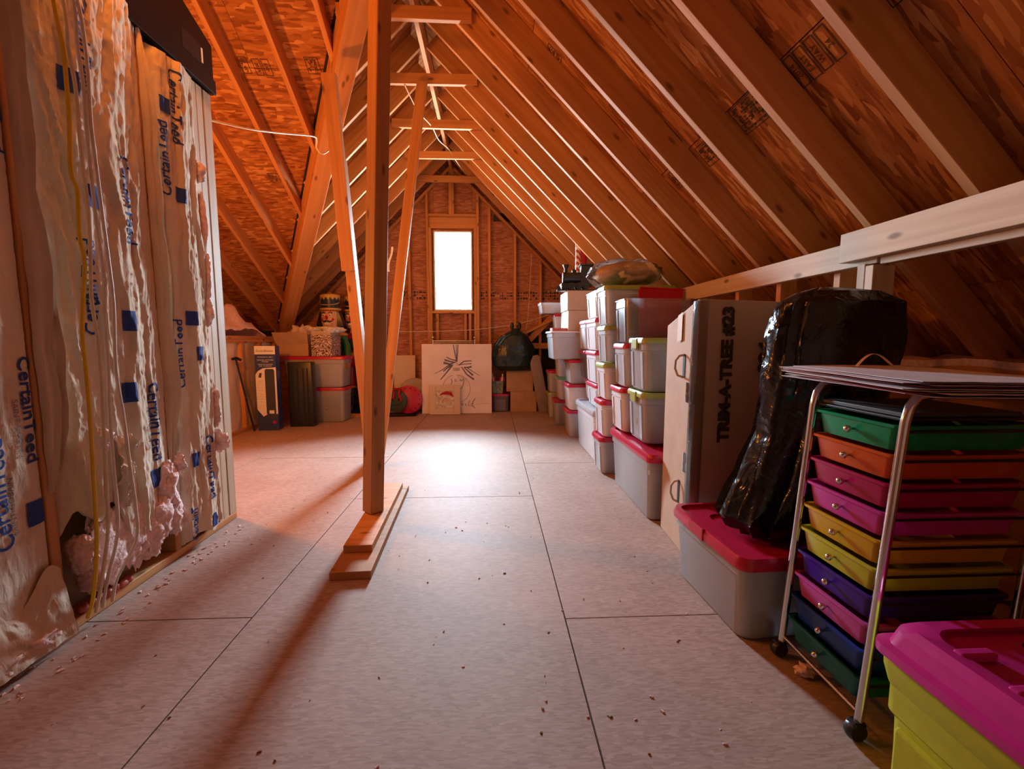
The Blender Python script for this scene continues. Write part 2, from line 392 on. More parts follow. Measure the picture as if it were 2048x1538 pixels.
# roofs
ceiling_right = thing('ceiling_right', 'right slope of the rafter roof with wafer board sheathing', 'roof', kind='structure')
ceiling_left = thing('ceiling_left', 'left slope of the main roof beyond the valley board', 'roof', kind='structure')
ceiling_cross = thing('ceiling_cross', 'left side roof slope with jack rafters running into the valley', 'roof', kind='structure')
def sheath(poly, zf, nvec, parent):
    if len(poly) < 3: return
    cx = sum(p[0] for p in poly) / len(poly); cy = sum(p[1] for p in poly) / len(poly); cz = zf(cx, cy)
    pts = [(x - cx, y - cy, zf(x, y) - cz) for x, y in poly]
    o = part('sheathing_panel', MB().prism(pts, Vector(nvec) * 0.016), 'osb_roof', parent); o.location = (cx, cy, cz)
zmr = lambda x, y: ZR + VM - (x - XR)
zml = lambda x, y: ZR + VM + (x - XR)
zcf = lambda x, y: ZR + VC - SC * (y - YC)
zcn = lambda x, y: ZR + VC + SC * (y - YC)
q2 = math.sqrt(0.5); g = 0.0015
W = 1.22 * q2
for i in range(5):
    x0 = XR + i * W; ys = [Y0, 0.05, 2.49, 4.93, Y1] if i % 2 else [Y0, 1.27, 3.71, 6.15, Y1]
    for a, b in zip(ys, ys[1:]): sheath([(x0 + g, a + g), (x0 + W - g, a + g), (x0 + W - g, b - g), (x0 + g, b - g)], zmr, (q2, 0, q2), ceiling_right)
vk = XR - (VM - VC) + SC * YC      # valley of the sheathing: x + SC*y = vk
for i in range(4):
    x1 = XR - i * W; ys = [1.5, 3.94, 6.38, Y1] if i % 2 else [2.2, 2.72, 5.16, Y1]
    for a, b in zip(ys, ys[1:]):
        sheath(clip([(x1 - W + g, a + g), (x1 - g, a + g), (x1 - g, b - g), (x1 - W + g, b - g)], -1, -SC, -vk + 0.01), zml, (-q2, 0, q2), ceiling_left)
nc = Vector((0, SC, 1)).normalized(); WC = 1.22 * nc.z
for i in range(5):
    y0 = YC + i * WC; xs = [-4.4, -3.1, -0.66, 0] if i % 2 else [-4.4, -1.88, 0]
    for a, b in zip(xs, xs[1:]):
        sheath(clip([(a + g, y0 + g), (b - g, y0 + g), (b - g, y0 + WC - g), (a + g, y0 + WC - g)], 1, SC, vk + 0.01), zcf, nc, ceiling_cross)
sheath([(XR, YC), (XR, Y0), (XR - SC * (YC - Y0), Y0)], zml, (-q2, 0, q2), ceiling_left)
sheath([(XR, YC), (XR - SC * (YC - Y0), Y0), (-4.4, Y0), (-4.4, YC)], zcn, (0, -nc.y, nc.z), ceiling_cross)

def light_seal(poly, zf, nvec, parent):  # skin added above the sheathing to close light leaks
    part('roof_light_seal', MB().prism([(x, y, zf(x, y) + 0.024 / nvec[2]) for x, y in poly], Vector(nvec) * 0.02), 'black_matte', parent)
light_seal([(XR - 0.03, Y0 - 0.1), (3.9, Y0 - 0.1), (3.9, Y1 + 0.1), (XR - 0.03, Y1 + 0.1)], zmr, (q2, 0, q2), ceiling_right)
light_seal([(XR + 0.03, YC - 0.1), (XR + 0.03, Y1 + 0.1), (vk - SC * (Y1 + 0.1) - 0.05, Y1 + 0.1), (vk - SC * (YC - 0.1) - 0.05, YC - 0.1)], zml, (-q2, 0, q2), ceiling_left)
light_seal([(XR + 0.05, YC - 0.03), (-4.5, YC - 0.03), (-4.5, Y1 + 0.1), (vk - SC * (Y1 + 0.1) + 0.05, Y1 + 0.1)], zcf, nc, ceiling_cross)
light_seal([(XR + 0.05, YC), (XR + 0.05, Y0 - 0.1), (XR - SC * (YC - Y0) - 0.1, Y0 - 0.1)], zml, (-q2, 0, q2), ceiling_left)
light_seal([(XR + 0.05, YC + 0.03), (XR - SC * (YC - Y0) + 0.1, Y0 - 0.1), (-4.5, Y0 - 0.1), (-4.5, YC + 0.03)], zcn, (0, -nc.y, nc.z), ceiling_cross)
RY = [1.42 + 0.408 * k for k in range(-6, 14)]
eps = 0.02
for y in RY:     # right rafters, ridge to eave
    a, b = Vector((XR + 0.02, y, ZR - 0.02)), Vector((3.15, y, ZR - (3.15 - XR)))
    n = Vector((q2, 0, q2)) * RD / 2
    board('rafter', a + n, b + n, RD, 0.038, (q2, 0, q2), 'pine', ceiling_right)
RYL = RY
for y in RY:     # left rafters, ridge to valley
    if y < 3.2: continue
    xe = XR - SC * (y - YC) - 0.0
    a, b = Vector((XR - 0.02, y, ZR - 0.02)), Vector((xe, y, ZR + (xe - XR)))
    n = Vector((-q2, 0, q2)) * RD / 2
    board('rafter', a + n, b + n, RD, 0.038, (-q2, 0, q2), 'pine', ceiling_left)
for k in range(8):   # jack rafters of the cross slope
    x = -1.19 - 0.406 * k; ye = YC + (XR - x) / SC
    ye = min(ye - 0.10, 7.0)
    a, b = Vector((x, YC, ZR)), Vector((x, ye, ZR - SC * (ye - YC)))
    n = nc * RD / 2
    board('rafter', a + n, b + n, RD, 0.038, nc, 'pine', ceiling_cross)
board('ridge_board', (XR, Y0, ZR), (XR, 7.0, ZR), 0.184, 0.038, (0, 0, 1), 'pine', ceiling_right)
board('ridge_board', (XR, YC, ZR), (-4.3, YC, ZR), 0.184, 0.038, (0, 0, 1), 'pine', ceiling_cross)
va, vb = Vector((XR, YC, ZR)), Vector((XR - SC * 3.9, YC + 3.9, ZR - SC * 3.9))
board('valley_board', va, vb, 0.235, 0.15, (0, 0, 1), 'pine', ceiling_cross)
for k, y in enumerate((3.46, 4.276, 5.092, 5.908, 6.724)):
    yy = y - 0.019 - 0.02; dx = 0.015 * ((k * 7) % 3 - 1)
    board('collar_tie', (XR - 0.475 + dx, yy, 3.395), (XR + 0.475 + dx, yy, 3.395 + 0.012 * ((k % 2) - 0.5)), 0.089, 0.038, (0, 0, 1), 'pine', ceiling_right)
# printed grade stamps on the sheathing
def roof_frame(x, y, side):
    if side == 'r': o = Vector((x, y, zmr(x, y))); n = Vector((-q2, 0, -q2)); down = Vector((q2, 0, -q2)); al = Vector((0, 1, 0))
    else: o = Vector((x, y, zcf(x, y))); n = -nc; down = Vector((0, nc.z, -nc.y)); al = Vector((1, 0, 0))
    return o + n * 0.003, al, down
def stamp_block(x, y, side, la, ld, parent, seed):
    rr = random.Random(seed); o, al, dn = roof_frame(x, y, side); mb = MB()
    def q(a0, a1, d0, d1): mb.add([o + al * a0 + dn * d0, o + al * a1 + dn * d0, o + al * a1 + dn * d1, o + al * a0 + dn * d1], [(0, 1, 2, 3)])
    for s in (-1, 1):
        q(s * la - 0.002, s * la + 0.002, -ld, ld); q(-la, la, s * ld - 0.002, s * ld + 0.002)
    nr = 9
    for i in range(nr):
        d = -ld + 0.008 + i * (2 * ld - 0.016) / nr; a = -la + 0.008
        while a < la - 0.02:
            w = rr.uniform(0.004, 0.018); 
            if rr.random() < 0.72: q(a, a + w, d, d + rr.uniform(0.3, 0.85) * 2 * ld / nr)
            a += w + rr.uniform(0.003, 0.008)
    part('grade_stamp', mb, 'ink', parent)
for x, y, la, ld, sd in ((1.19, 2.07, 0.13, 0.07, 1), (1.20, 2.46, 0.12, 0.065, 2), (1.195, 2.87, 0.11, 0.06, 3), (1.195, 3.28, 0.1, 0.06, 4), (1.17, 1.27, 0.13, 0.075, 5), (0.41, 3.1, 0.12, 0.06, 6), (0.36, 2.7, 0.1, 0.06, 9)):
    stamp_block(x, y, 'r', la, ld, ceiling_right, sd)
for x, y, la, ld, sd in ((-1.40, 3.81, 0.05, 0.06, 7), (-1.93, 3.82, 0.03, 0.06, 8), (-2.15, 4.7, 0.05, 0.05, 10)):
    stamp_block(x, y, 'c', la, ld, ceiling_cross, sd)
def stamp_words(x, y, side, items, parent, sz, pitch, hl):
    o, al, dn = roof_frame(x, y, side); mb = MB()
    for i, t in enumerate(items):
        a = (i - (len(items) - 1) / 2) * pitch; h = pitch * 0.40
        text_part('stamp_text', t, sz, (lambda u, v, a=a: o + al * (a + v) - dn * u * 1.0 if side == 'r' else o + al * (a + v) + dn * u), 'ink', parent)
        for s in (-1, 1):
            for (a0, a1, d0, d1) in ((a + s * h - 0.002, a + s * h + 0.002, -hl, hl), (a - h, a + h, s * hl - 0.002, s * hl + 0.002)):
                mb.add([o + al * a0 + dn * d0, o + al * a1 + dn * d0, o + al * a1 + dn * d1, o + al * a0 + dn * d1], [(0, 1, 2, 3)])
    part('stamp_frame', mb, 'ink', parent)
stamp_words(1.19, 1.70, 'r', ['24', 'WAY', 'EAST', '2014'], ceiling_right, 0.033, 0.056, 0.066)
stamp_words(-1.80, 3.83, 'c', ['2014', 'EXP'], ceiling_cross, 0.035, 0.07, 0.06)

# far gable wall with the window
WX0, WX1, WZ0, WZ1 = -0.875, -0.29, 1.54, 2.74
wall_far = thing('wall_far', 'far gable end wall of studs and reddish sheathing around the window', 'wall', kind='structure')
def wpanel(x0, x1, z0, z1):
    poly = [(x0 + g, z0 + g), (x1 - g, z0 + g), (x1 - g, z1 - g), (x0 + g, z1 - g)]
    poly = clip(clip(poly, 1, 1, XR + ZR + VM + 0.03), -1, 1, -XR + ZR + VM + 0.03)
    if len(poly) < 3: return
    cx = (x0 + x1) / 2; cz = (z0 + z1) / 2
    o = part('sheathing_panel', MB().prism([(x - cx, 0, z - cz) for x, z in poly], (0, 0.02, 0)), 'osb_wall', wall_far); o.location = (cx, 7.04, cz)
for x0, x1 in ((-4.4, -3.32), (-3.32, -2.1), (-2.1, WX0), (WX0, WX1), (WX1, 0.93), (0.93, 2.15), (2.15, 3.7)):
    for z0, z1 in ((-0.06, WZ0), (WZ0, WZ1), (WZ1, 3.96), (3.96, 4.4)):
        if x0 == WX0 and z0 == WZ0: continue
        wpanel(x0, x1, z0, z1)
for x0, x1, z0, z1 in ((-4.5, WX0, -0.1, 4.6), (WX1, 3.9, -0.1, 4.6), (WX0 - 0.01, WX1 + 0.01, -0.1, WZ0), (WX0 - 0.01, WX1 + 0.01, WZ1, 4.6)):
    part('wall_light_seal', MB().box(x0, 7.062, z0, x1, 7.07, z1), 'black_matte', wall_far)  # unseen sheets added behind the wall to keep daylight from leaking in
YS = 6.995
rk = lambda x: ZR - abs(x - XR) - 0.05
def stud(x, z0, z1): board('stud', (x, YS, z0), (x, YS, z1), 0.089, 0.038, (0, 1, 0), 'pine', wall_far)
for x in (-2.45, -2.05, -1.64, -1.245, -0.965, -0.205, -0.028, 0.366, 0.761, 1.17, 1.58): stud(x, 0.04, rk(x))
for x in (-0.925, -0.245): stud(x, 0.04, 2.78)
for x in (-0.83, -0.40, -0.33): stud(x, 0.04, WZ0 - 0.045)
for x in (-0.615, -0.575): stud(x, 2.98, rk(x))
board('window_header', (-0.945, YS, 2.965), (-0.225, YS, 2.965), 0.089, 0.038, (0, 1, 0), 'pine', wall_far)
board('window_header', (-0.945, 7.02, 2.865), (-0.225, 7.02, 2.865), 0.17, 0.038, (0, 0, 1), 'pine', wall_far)
board('window_sill_plate', (-0.905, YS, WZ0 - 0.022), (-0.265, YS, WZ0 - 0.022), 0.089, 0.038, (0, 1, 0), 'pine', wall_far)
board('bottom_plate', (-3.3, YS, 0.02), (2.6, YS, 0.02), 0.089, 0.038, (0, 1, 0), 'pine', wall_far)
for s in (-1, 1):
    a = Vector((XR + s * 0.02, YS, ZR - 0.05)); b = Vector((XR + s * 3.4, YS, ZR - 3.43))
    board('rake_plate', a, b, 0.038, 0.089, (s * q2, 0, q2), 'pine', wall_far)
board('brace', (0.52, 6.93, 1.02), (1.05, 6.93, 1.56), 0.089, 0.038, (-q2, 0, q2), 'pine', wall_far)
board('brace', (0.42, 6.9, 1.15), (0.98, 6.9, 1.42), 0.04, 0.038, (0, 0, 1), 'pine', wall_far)
board('blocking', (0.62, 6.93, 1.0), (1.5, 6.93, 1.0), 0.089, 0.038, (0, 0, 1), 'pine', wall_far)
part('dark_opening_sheet', MB().box(0.58, 7.025, 0.05, 1.9, 7.036, 1.25), 'black_matte', wall_far)  # black sheet stands in for the dark of the eave opening
mb = MB(); rr = random.Random(3)
x = -1.5
while x < 1.25:
    w = rr.uniform(0.01, 0.035)
    if not (WX0 - 0.12 < x < WX1 + 0.1): 
        for r0 in range(3):
            if rr.random() < 0.75:
                z = 1.72 + r0 * 0.045; h = rr.uniform(0.012, 0.036)
                mb.add([(x, 7.036, z), (x + w, 7.036, z), (x + w, 7.036, z + h), (x, 7.036, z + h)], [(0, 1, 2, 3)])
    x += w + rr.uniform(0.005, 0.02)
part('grade_stamp', mb, 'ink', wall_far)
part('grade_stamp', MB().add([(0.03, 7.036, 2.90), (0.30, 7.036, 2.90), (0.27, 7.036, 3.02), (0.05, 7.036, 3.03)], [(0, 1, 2, 3)]), 'ink', wall_far)
window_1 = thing('window_1', 'bright tall gable window at the far end', 'window', (-0.5825, 7.03, WZ0), kind='structure')
hw, hh = (WX1 - WX0) / 2, WZ1 - WZ0
for nm, bx in (('jamb', (-hw, -0.05, 0, -hw + 0.022, 0.05, hh)), ('jamb', (hw - 0.022, -0.05, 0, hw, 0.05, hh)), ('window_head', (-hw + 0.022, -0.05, hh - 0.022, hw - 0.022, 0.05, hh)), ('window_sill', (-hw + 0.022, -0.06, 0, hw - 0.022, 0.05, 0.025))):
    part(nm, MB().box(*bx), 'window_frame', window_1, bevel=0.002)
part('pane', MB().box(-hw + 0.022, 0.028, 0.025, hw - 0.022, 0.032, hh - 0.022), milky('window_glass', (0.95, 0.97, 1.0), 1.0, 0.0, 0.02), window_1)
# closing walls out of view
wall_back = part('wall_back', MB().box(-4.4, Y0 - 0.02, -0.06, 3.7, Y0, 4.4), 'osb_wall'); tag(wall_back, 'wafer board wall behind the camera', 'wall', kind='structure')
wall_outer = part('wall_outer', MB().box(-4.4, Y0, -0.06, -4.38, Y1, 4.4), 'cardboard'); tag(wall_outer, 'outer wafer board wall of the left alcove', 'wall', kind='structure')

# right knee wall
wall_right = thing('wall_right', 'right knee wall of studs and top rails coloured window lit under the rafters', 'wall', kind='structure')
board('top_rail', (1.519, 1.70, 1.442), (1.519, 6.95, 1.442), 0.105, 0.038, (0, 0, 1), 'pine_daylit', wall_right)
board('header', (1.48, -1.2, 1.468), (1.48, 1.845, 1.468), 0.118, 0.038, (0, 0, 1), 'pine_daylit', wall_right)
board('header', (1.522, -1.2, 1.412), (1.522, 1.69, 1.412), 0.06, 0.038, (0, 0, 1), 'pine_daylit', wall_right)
board('stud', (1.52, 1.745, 0.04), (1.52, 1.745, 1.39), 0.089, 0.038, (1, 0, 0), 'pine_daylit', wall_right)
board('stud', (1.52, 1.705, 0.04), (1.52, 1.705, 1.38), 0.089, 0.038, (1, 0, 0), 'pine_daylit', wall_right)
for k in range(13): board('stud', (1.585, 1.95 + 0.406 * k, 0.04), (1.585, 1.95 + 0.406 * k, 1.50), 0.089, 0.038, (1, 0, 0), 'pine', wall_right)
board('bottom_plate', (1.52, -1.2, 0.02), (1.52, 6.95, 0.02), 0.089, 0.038, (1, 0, 0), 'pine', wall_right)
board('eave_board', (2.08, -0.4, 0.93), (2.08, 3.2, 0.93), 0.14, 0.038, (0, 0, 1), 'pine', wall_right)
board('eave_board', (2.12, -0.4, 0.44), (2.12, 3.2, 0.44), 0.84, 0.02, (0, 0, 1), 'pine', wall_right)
part('eave_insulation', MB().sheet(10, 40, lambda u, v: (2.06 + 0.5 * u, -0.4 + 3.6 * v, 1.005 + 0.04 * fbm(u * 4, v * 14, 1)), (0, 0, 0.03)), 'fiber', wall_right, smooth=60)

# alcove knee wall on the left
wall_alcove = thing('wall_alcove', 'low insulated knee wall in the left alcove', 'wall', kind='structure')
board('bottom_plate', (-2.93, 3.2, 0.02), (-3.02, 6.3, 0.02), 0.089, 0.038, (1, 0, 0), 'pine', wall_alcove)
for z in (1.08, 1.12): board('top_plate', (-3.0, 3.2, z), (-3.0, 6.6, z), 0.089, 0.038, (1, 0, 0), 'pine', wall_alcove)
for k in range(8): board('stud', (-3.0, 3.4 + 0.406 * k, 0.04), (-3.0, 3.4 + 0.406 * k, 1.06), 0.089, 0.038, (1, 0, 0), 'pine', wall_alcove)
for k in range(7):
    y = 3.4 + 0.406 * k
    part('insulation_batt', MB().sheet(12, 30, lambda u, v: (-3.0 + 0.03 * math.sin(math.pi * u) + 0.012 * fbm(u * 3 + k, v * 6, 2), y + 0.022 + 0.362 * u, 0.04 + 1.02 * v), (0.05, 0, 0)), 'kraft', wall_alcove, smooth=60)
part('insulation_blanket', MB().sheet(24, 40, lambda u, v: (-2.93 - 0.85 * u, 4.3 + 1.65 * v, 1.15 + (0.10 + 0.30 * math.sin(math.pi * min(1, u * 1.6 + 0.1)) ** 2) * (0.65 + 0.5 * fbm(u * 3, v * 6, 9)) * min(1, 8 * (1 - v), 8 * v)), (0, 0, 0.02)), 'fiber', wall_alcove, smooth=60)
board('floor_sleeper', (-2.08, 6.37, 0.02), (-1.66, 6.37, 0.02), 0.089, 0.038, (0, 1, 0), 'pine', wall_alcove)
# ------------------------------------------------------------------ insulated partition on the left
WX = -1.575
wall_left = thing('wall_left', 'left partition of studs stuffed with kraft faced insulation batts', 'wall', kind='structure')
board('bottom_plate', (WX - 0.045, -1.5, 0.02), (WX - 0.045, 2.725, 0.02), 0.089, 0.038, (1, 0, 0), 'pine', wall_left)
for y in (-0.83, -0.22, 0.39, 1.0, 1.61, 2.215): board('stud', (WX - 0.045, y, 0.04), (WX - 0.045, y, 2.46), 0.089, 0.038, (1, 0, 0), 'pine', wall_left)
for i, y in enumerate((2.575, 2.622, 2.692)):
    board('end_stud', (WX - 0.045, y, 0.04), (WX - 0.045, y, 2.46), 0.089, (0.038, 0.05, 0.066)[i], (1, 0, 0), 'pine_daylit', wall_left)
part('light_block_sheet', MB().box(WX - 0.12, -1.5, 0.0, WX - 0.1, 2.72, 2.6), 'cardboard_pale', wall_left)  # unseen sheet added behind the batts to block light
def batt_surface(y0, y1, z0, z1, bulge, seed, amp=1.0):
    def fn(y, z):
        s = (y - y0) / (y1 - y0); s = min(max(s, 0), 1)
        prof = math.sin(math.pi * s) ** 0.55
        b = bulge * prof * (0.8 + 0.35 * mnoise.noise(Vector((seed, z * 1.3, s * 1.5))))
        yy = y + 0.035 * mnoise.noise(Vector((seed * 3, z * 1.8, 0))) + 0.012 * mnoise.noise(Vector((seed * 5, z * 6.5, y * 4)))
        def rg(fy, fz, k): return max(0.0, 1 - abs(mnoise.noise(Vector((yy * fy + seed, z * fz, seed + k)))) * 2.6) ** 1.5
        w = y * 6.2 + 1.6 * mnoise.noise(Vector((seed, z * 0.9, y * 2.0))) + 0.35 * mnoise.noise(Vector((seed + 3, z * 4.0, y * 5))) + seed
        sw = w - math.floor(w); saw = (1 - sw) if sw > 0.14 else 0.86 * sw / 0.14 + 0.0
        hgt = 0.6 + 0.6 * mnoise.noise(Vector((math.floor(w) * 1.7, z * 1.1, seed)))
        cr = (0.026 * saw * hgt + 0.007 * rg(17, 2.2, 5) + 0.004 * rg(36, 7.0, 9) + 0.0022 * mnoise.noise(Vector((yy * 70, z * 34, seed)))) * amp * min(1, prof * 1.6)
        cr += 0.0018 * mnoise.noise(Vector((y * 55, z * 55, seed + 20)))
        return WX - 0.012 + b + cr
    return fn
def batt(y0, y1, z0, z1, bulge, seed, amp=1.0, ragged=None, dens=0.007):
    fn = batt_surface(y0, y1, z0, z1, bulge, seed, amp)
    nu = max(8, int((y1 - y0) / dens)); nv = int((z1 - z0) / 0.009)
    def P(u, v):
        y = y0 + (y1 - y0) * u; zb = z0 + (ragged(u) if ragged else 0); z = zb + (z1 - zb) * v
        return (fn(y, z), y, z)
    o = part('insulation_batt', MB().sheet(nu, nv, P, (0.012, 0, 0)), 'kraft', wall_left, smooth=50)
    return o, fn
batts = []
batts.append(batt(0.41, 0.98, 0.04, 2.5, 0.035, 1.0, dens=0.03))
batts.append(batt(1.02, 1.592, 0.04, 2.52, 0.045, 2.3, 0.42))
batts.append(batt(1.63, 2.196, 0.36, 2.52, 0.05, 4.9, 1.25, ragged=lambda u: 0.10 * math.sin(u * 7) + 0.05 * math.sin(u * 23) - 0.12 * u))
batts.append(batt(2.236, 2.552, 0.045, 2.44, 0.055, 7.4, 1.1, ragged=lambda u: 0.03 * abs(math.sin(u * 5))))
# printing on the paper facing
def letter(bi, y, z, up=False, word='CertainTeed', ln=0.36, ht=0.060, mat='ink_blue', bold=0.0):
    o, fn = batts[bi]; sg = -1 if not up else 1
    def f(u, v):
        yy = y + (v if not up else -v); zz = z + sg * u
        return (fn(yy, zz) + 0.0035, yy, zz)
    text_part('printed_lettering', word, 0.1, f, mat, o, bold=bold, fit=(ln, ht), sub=0.012)
def square(bi, y, z, w=0.032, h=0.042):
    o, fn = batts[bi]; n = 8
    mb = MB().sheet(n, n, lambda a, b: (fn(y + (a - 0.5) * 2 * w, z + (b - 0.5) * 2 * h) + 0.0035, y + (a - 0.5) * 2 * w, z + (b - 0.5) * 2 * h))
    part('printed_logo', mb, 'ink_blue', o, smooth=60)
def tagline(bi, y, z, up=False): letter(bi, y, z, up, 'SAINT-GOBAIN', 0.19, 0.017, 'ink_grey')
letter(1, 1.558, 1.87, False, bold=0.0015); tagline(1, 1.515, 1.80)
letter(1, 1.565, 0.855, False, bold=0.0015); tagline(1, 1.515, 0.80)
letter(1, 1.43, 0.60, True, bold=0.0015); tagline(1, 1.47, 0.55, True)
letter(1, 1.44, 1.42, True, bold=0.0015); letter(1, 1.30, 1.1, False, bold=0.0015); letter(1, 1.2, 0.5, True, bold=0.0015)
for y, z in ((1.41, 1.42), (1.43, 0.98), (1.55, 0.5), (1.40, 0.72), (1.42, 2.1)): square(1, y, z)
letter(2, 2.03, 1.68, False, bold=0.0015); letter(2, 2.08, 0.72, False, bold=0.0015); tagline(2, 2.035, 0.70)
letter(2, 1.80, 1.29, True, bold=0.0015); letter(2, 1.86, 2.2, False, bold=0.0015)
for y, z in ((1.79, 2.03), (1.84, 1.64), (1.96, 1.17), (1.93, 0.87), (2.06, 0.46)): square(2, y, z)
letter(3, 2.36, 2.22, False, ln=0.34, ht=0.05, bold=0.0015); letter(3, 2.275, 1.95, True, ln=0.34, ht=0.05, bold=0.0015)
letter(3, 2.45, 0.40, False, ln=0.35, ht=0.058, bold=0.0015); letter(3, 2.30, 0.14, True, ln=0.18, ht=0.05, bold=0.0015, word='CertainT')
letter(3, 2.28, 1.02, True, ln=0.34, ht=0.05, bold=0.0015)
for y, z in ((2.30, 2.20), (2.35, 1.80), (2.36, 1.2), (2.40, 1.02), (2.34, 0.47), (2.44, 0.105)): square(3, y, z, 0.026, 0.036)
# folded paper flanges at the studs
def flange(y, z0, z1, out, seed, w=0.05, name='paper_flange'):
    def f(u, v):
        z = z0 + (z1 - z0) * v; k = 0.55 + 0.6 * abs(mnoise.noise(Vector((seed, z * 1.7, 0)))) ; e = min(1, 6 * v, 6 * (1 - v))
        a = 0.85 + 0.7 * mnoise.noise(Vector((seed, z * 1.1, 4)))
        r = u * out * k * (0.3 + 0.7 * e)
        return (WX + 0.005 + r * math.sin(a) + 0.008 * math.sin(u * 6), y + r * math.cos(a) * 0.8 + 0.006 * mnoise.noise(Vector((z * 9, u * 3, seed))), z)
    part(name, MB().sheet(8, 120, f, (0.0012, 0.0012, 0)), 'kraft', wall_left, smooth=60)
flange(1.605, 0.55, 2.5, 0.085, 1.3); flange(1.635, 0.62, 1.55, 0.09, 2.9); flange(2.19, 0.42, 2.5, 0.085, 5.1); flange(2.225, 0.3, 2.3, 0.06, 8.7)
flange(1.74, 0.42, 0.80, 0.12, 3.7)
# torn pink glass wool
def fluff(c, r, seed, name='exposed_wool', parent=None, sc=1.0):
    def k(d): return 1 + 0.30 * fbm(d.x * 2.0 * sc + seed, d.y * 2.0 * sc, d.z * 2.0 * sc, 2) + 0.16 * fbm(d.x * 7 + seed, d.y * 7, d.z * 7, 3)
    return part(name, MB().ball((0, 0, 0), r, 34, 24, k), 'fiber', parent, smooth=80)
for i, (y, z, ry, rz, rx) in enumerate(((2.13, 0.40, 0.06, 0.12, 0.05), (2.08, 0.27, 0.07, 0.10, 0.05), (2.16, 0.25, 0.05, 0.10, 0.05), (2.02, 0.22, 0.09, 0.12, 0.04), (1.92, 0.28, 0.10, 0.16, 0.035), (1.80, 0.26, 0.10, 0.16, 0.035),
        (1.80, 0.70, 0.035, 0.06, 0.05), (1.69, 0.28, 0.03, 0.07, 0.055), (1.72, 0.16, 0.03, 0.05, 0.05), (2.545, 1.98, 0.02, 0.05, 0.04), (2.55, 1.72, 0.016, 0.16, 0.03), (2.55, 1.45, 0.016, 0.14, 0.03),
        (2.55, 1.25, 0.018, 0.08, 0.03), (2.55, 0.72, 0.016, 0.12, 0.035), (2.56, 0.52, 0.028, 0.06, 0.06), (2.22, 0.48, 0.02, 0.05, 0.05), (1.50, 0.07, 0.07, 0.04, 0.05), (1.36, 0.06, 0.08, 0.035, 0.05), (2.2, 0.22, 0.02, 0.06, 0.05))):
    o = fluff((0, 0, 0), (rx, ry, rz), i * 3.1, parent=wall_left); o.location = (WX + 0.012, y, z)
for i in range(7):
    o = part('exposed_wool', MB().ball((0, 0, 0), (0.02, 0.022, 0.018), 10, 7, lambda d: 1 + 0.4 * fbm(d.x * 3, d.y * 3, i)), 'fiber_red', wall_left, smooth=80); o.location = (WX - 0.01, 1.70 + 0.035 * i, 0.055)
# crumpled paper hanging at the foot of the first bay
part('torn_paper', MB().sheet(40, 40, lambda u, v: (WX + 0.02 + 0.04 * (1 - v) + 0.012 * fbm(u * 3, v * 2, 3) + 0.003 * fbm(u * 12, v * 9, 1), 1.30 + 0.30 * u, 0.03 + (0.22 + 0.05 * math.sin(u * 9)) * v), (0.002, 0, 0)), 'kraft', wall_left, smooth=50)
part('torn_paper', MB().sheet(20, 30, lambda u, v: (WX + 0.045 + 0.03 * fbm(u * 4, v * 5, 7) + 0.03 * math.sin(3 * v), 1.82 + 0.07 * u + 0.02 * v, 0.40 + 0.30 * v), (0.002, 0, 0)), 'kraft', wall_left, smooth=50)
# dark beam over the partition
hb = thing('header_beam', 'black header beam with white stickers above the left partition', 'beam', (WX, 2.745, 2.468))
part('beam_body', MB().prism([(-0.06, 0, 0.0), (-0.06, 0, 0.262), (-0.06, -0.245, 0.355), (-0.06, -1.2, 0.90), (-0.06, -1.9, 0.95), (-0.06, -1.9, 0.0)], (0.072, 0, 0)), 'black_beam', hb, bevel=0.004)
part('lower_strip', MB().box(0.012, -1.9, 0.0, 0.024, -0.002, 0.075), 'black_beam', hb, bevel=0.003)
for y, z in ((-0.09, 0.12), (-0.52, 0.215)):
    part('sticker', MB().box(0.0125, y - 0.012, z, 0.0145, y, z + 0.075), 'white_label', hb)
    part('sticker_panel', MB().box(0.0122, y - 0.16, z - 0.01, 0.0132, y - 0.015, z + 0.085), 'black_plastic', hb)
# cables down the partition
def cable(name, pts, r, mat, label):
    P = [Vector(p) for p in pts]; Q = []
    for i in range(len(P) - 1):
        a, b, c, d = P[max(i - 1, 0)], P[i], P[i + 1], P[min(i + 2, len(P) - 1)]
        for k in range(6):
            t = k / 6.0; Q.append(0.5 * ((2 * b) + (c - a) * t + (2 * a - 5 * b + 4 * c - d) * t * t + (3 * b - a - 3 * c + d) * t ** 3))
    Q.append(P[-1]); o0 = Q[-1].copy()
    return solo(name, MB().tube([q - o0 for q in Q], r, 8), mat, label, 'cable', loc=o0, smooth=60)
CT = 2.62
cable('electrical_cable', [(-1.50, 1.69, CT)] + [(-1.475, y, z) for y, z in ((1.694, 2.234), (1.712, 2.091), (1.713, 1.964), (1.711, 1.867), (1.698, 1.679), (1.716, 1.619), (1.708, 1.468), (1.718, 1.381), (1.71, 1.307), (1.683, 1.119), (1.683, 0.969), (1.681, 0.816), (1.672, 0.583), (1.66, 0.348))] + [(-1.50, 1.656, 0.146), (-1.53, 1.655, 0.045)],
      0.0065, 'cable_yellow', 'yellow electrical cable hanging down the insulated partition')
cable('electrical_cable', [(-1.50, 1.715, CT)] + [(-1.465, y, z) for y, z in ((1.72, 2.253), (1.723, 2.094), (1.736, 1.97), (1.734, 1.766), (1.741, 1.561), (1.732, 1.381), (1.721, 1.236), (1.732, 1.09), (1.731, 0.94), (1.722, 0.752), (1.713, 0.561), (1.699, 0.369))] + [(-1.50, 1.688, 0.155), (-1.53, 1.69, 0.045)],
      0.006, 'cable_white', 'white cable next to the yellow one on the partition')
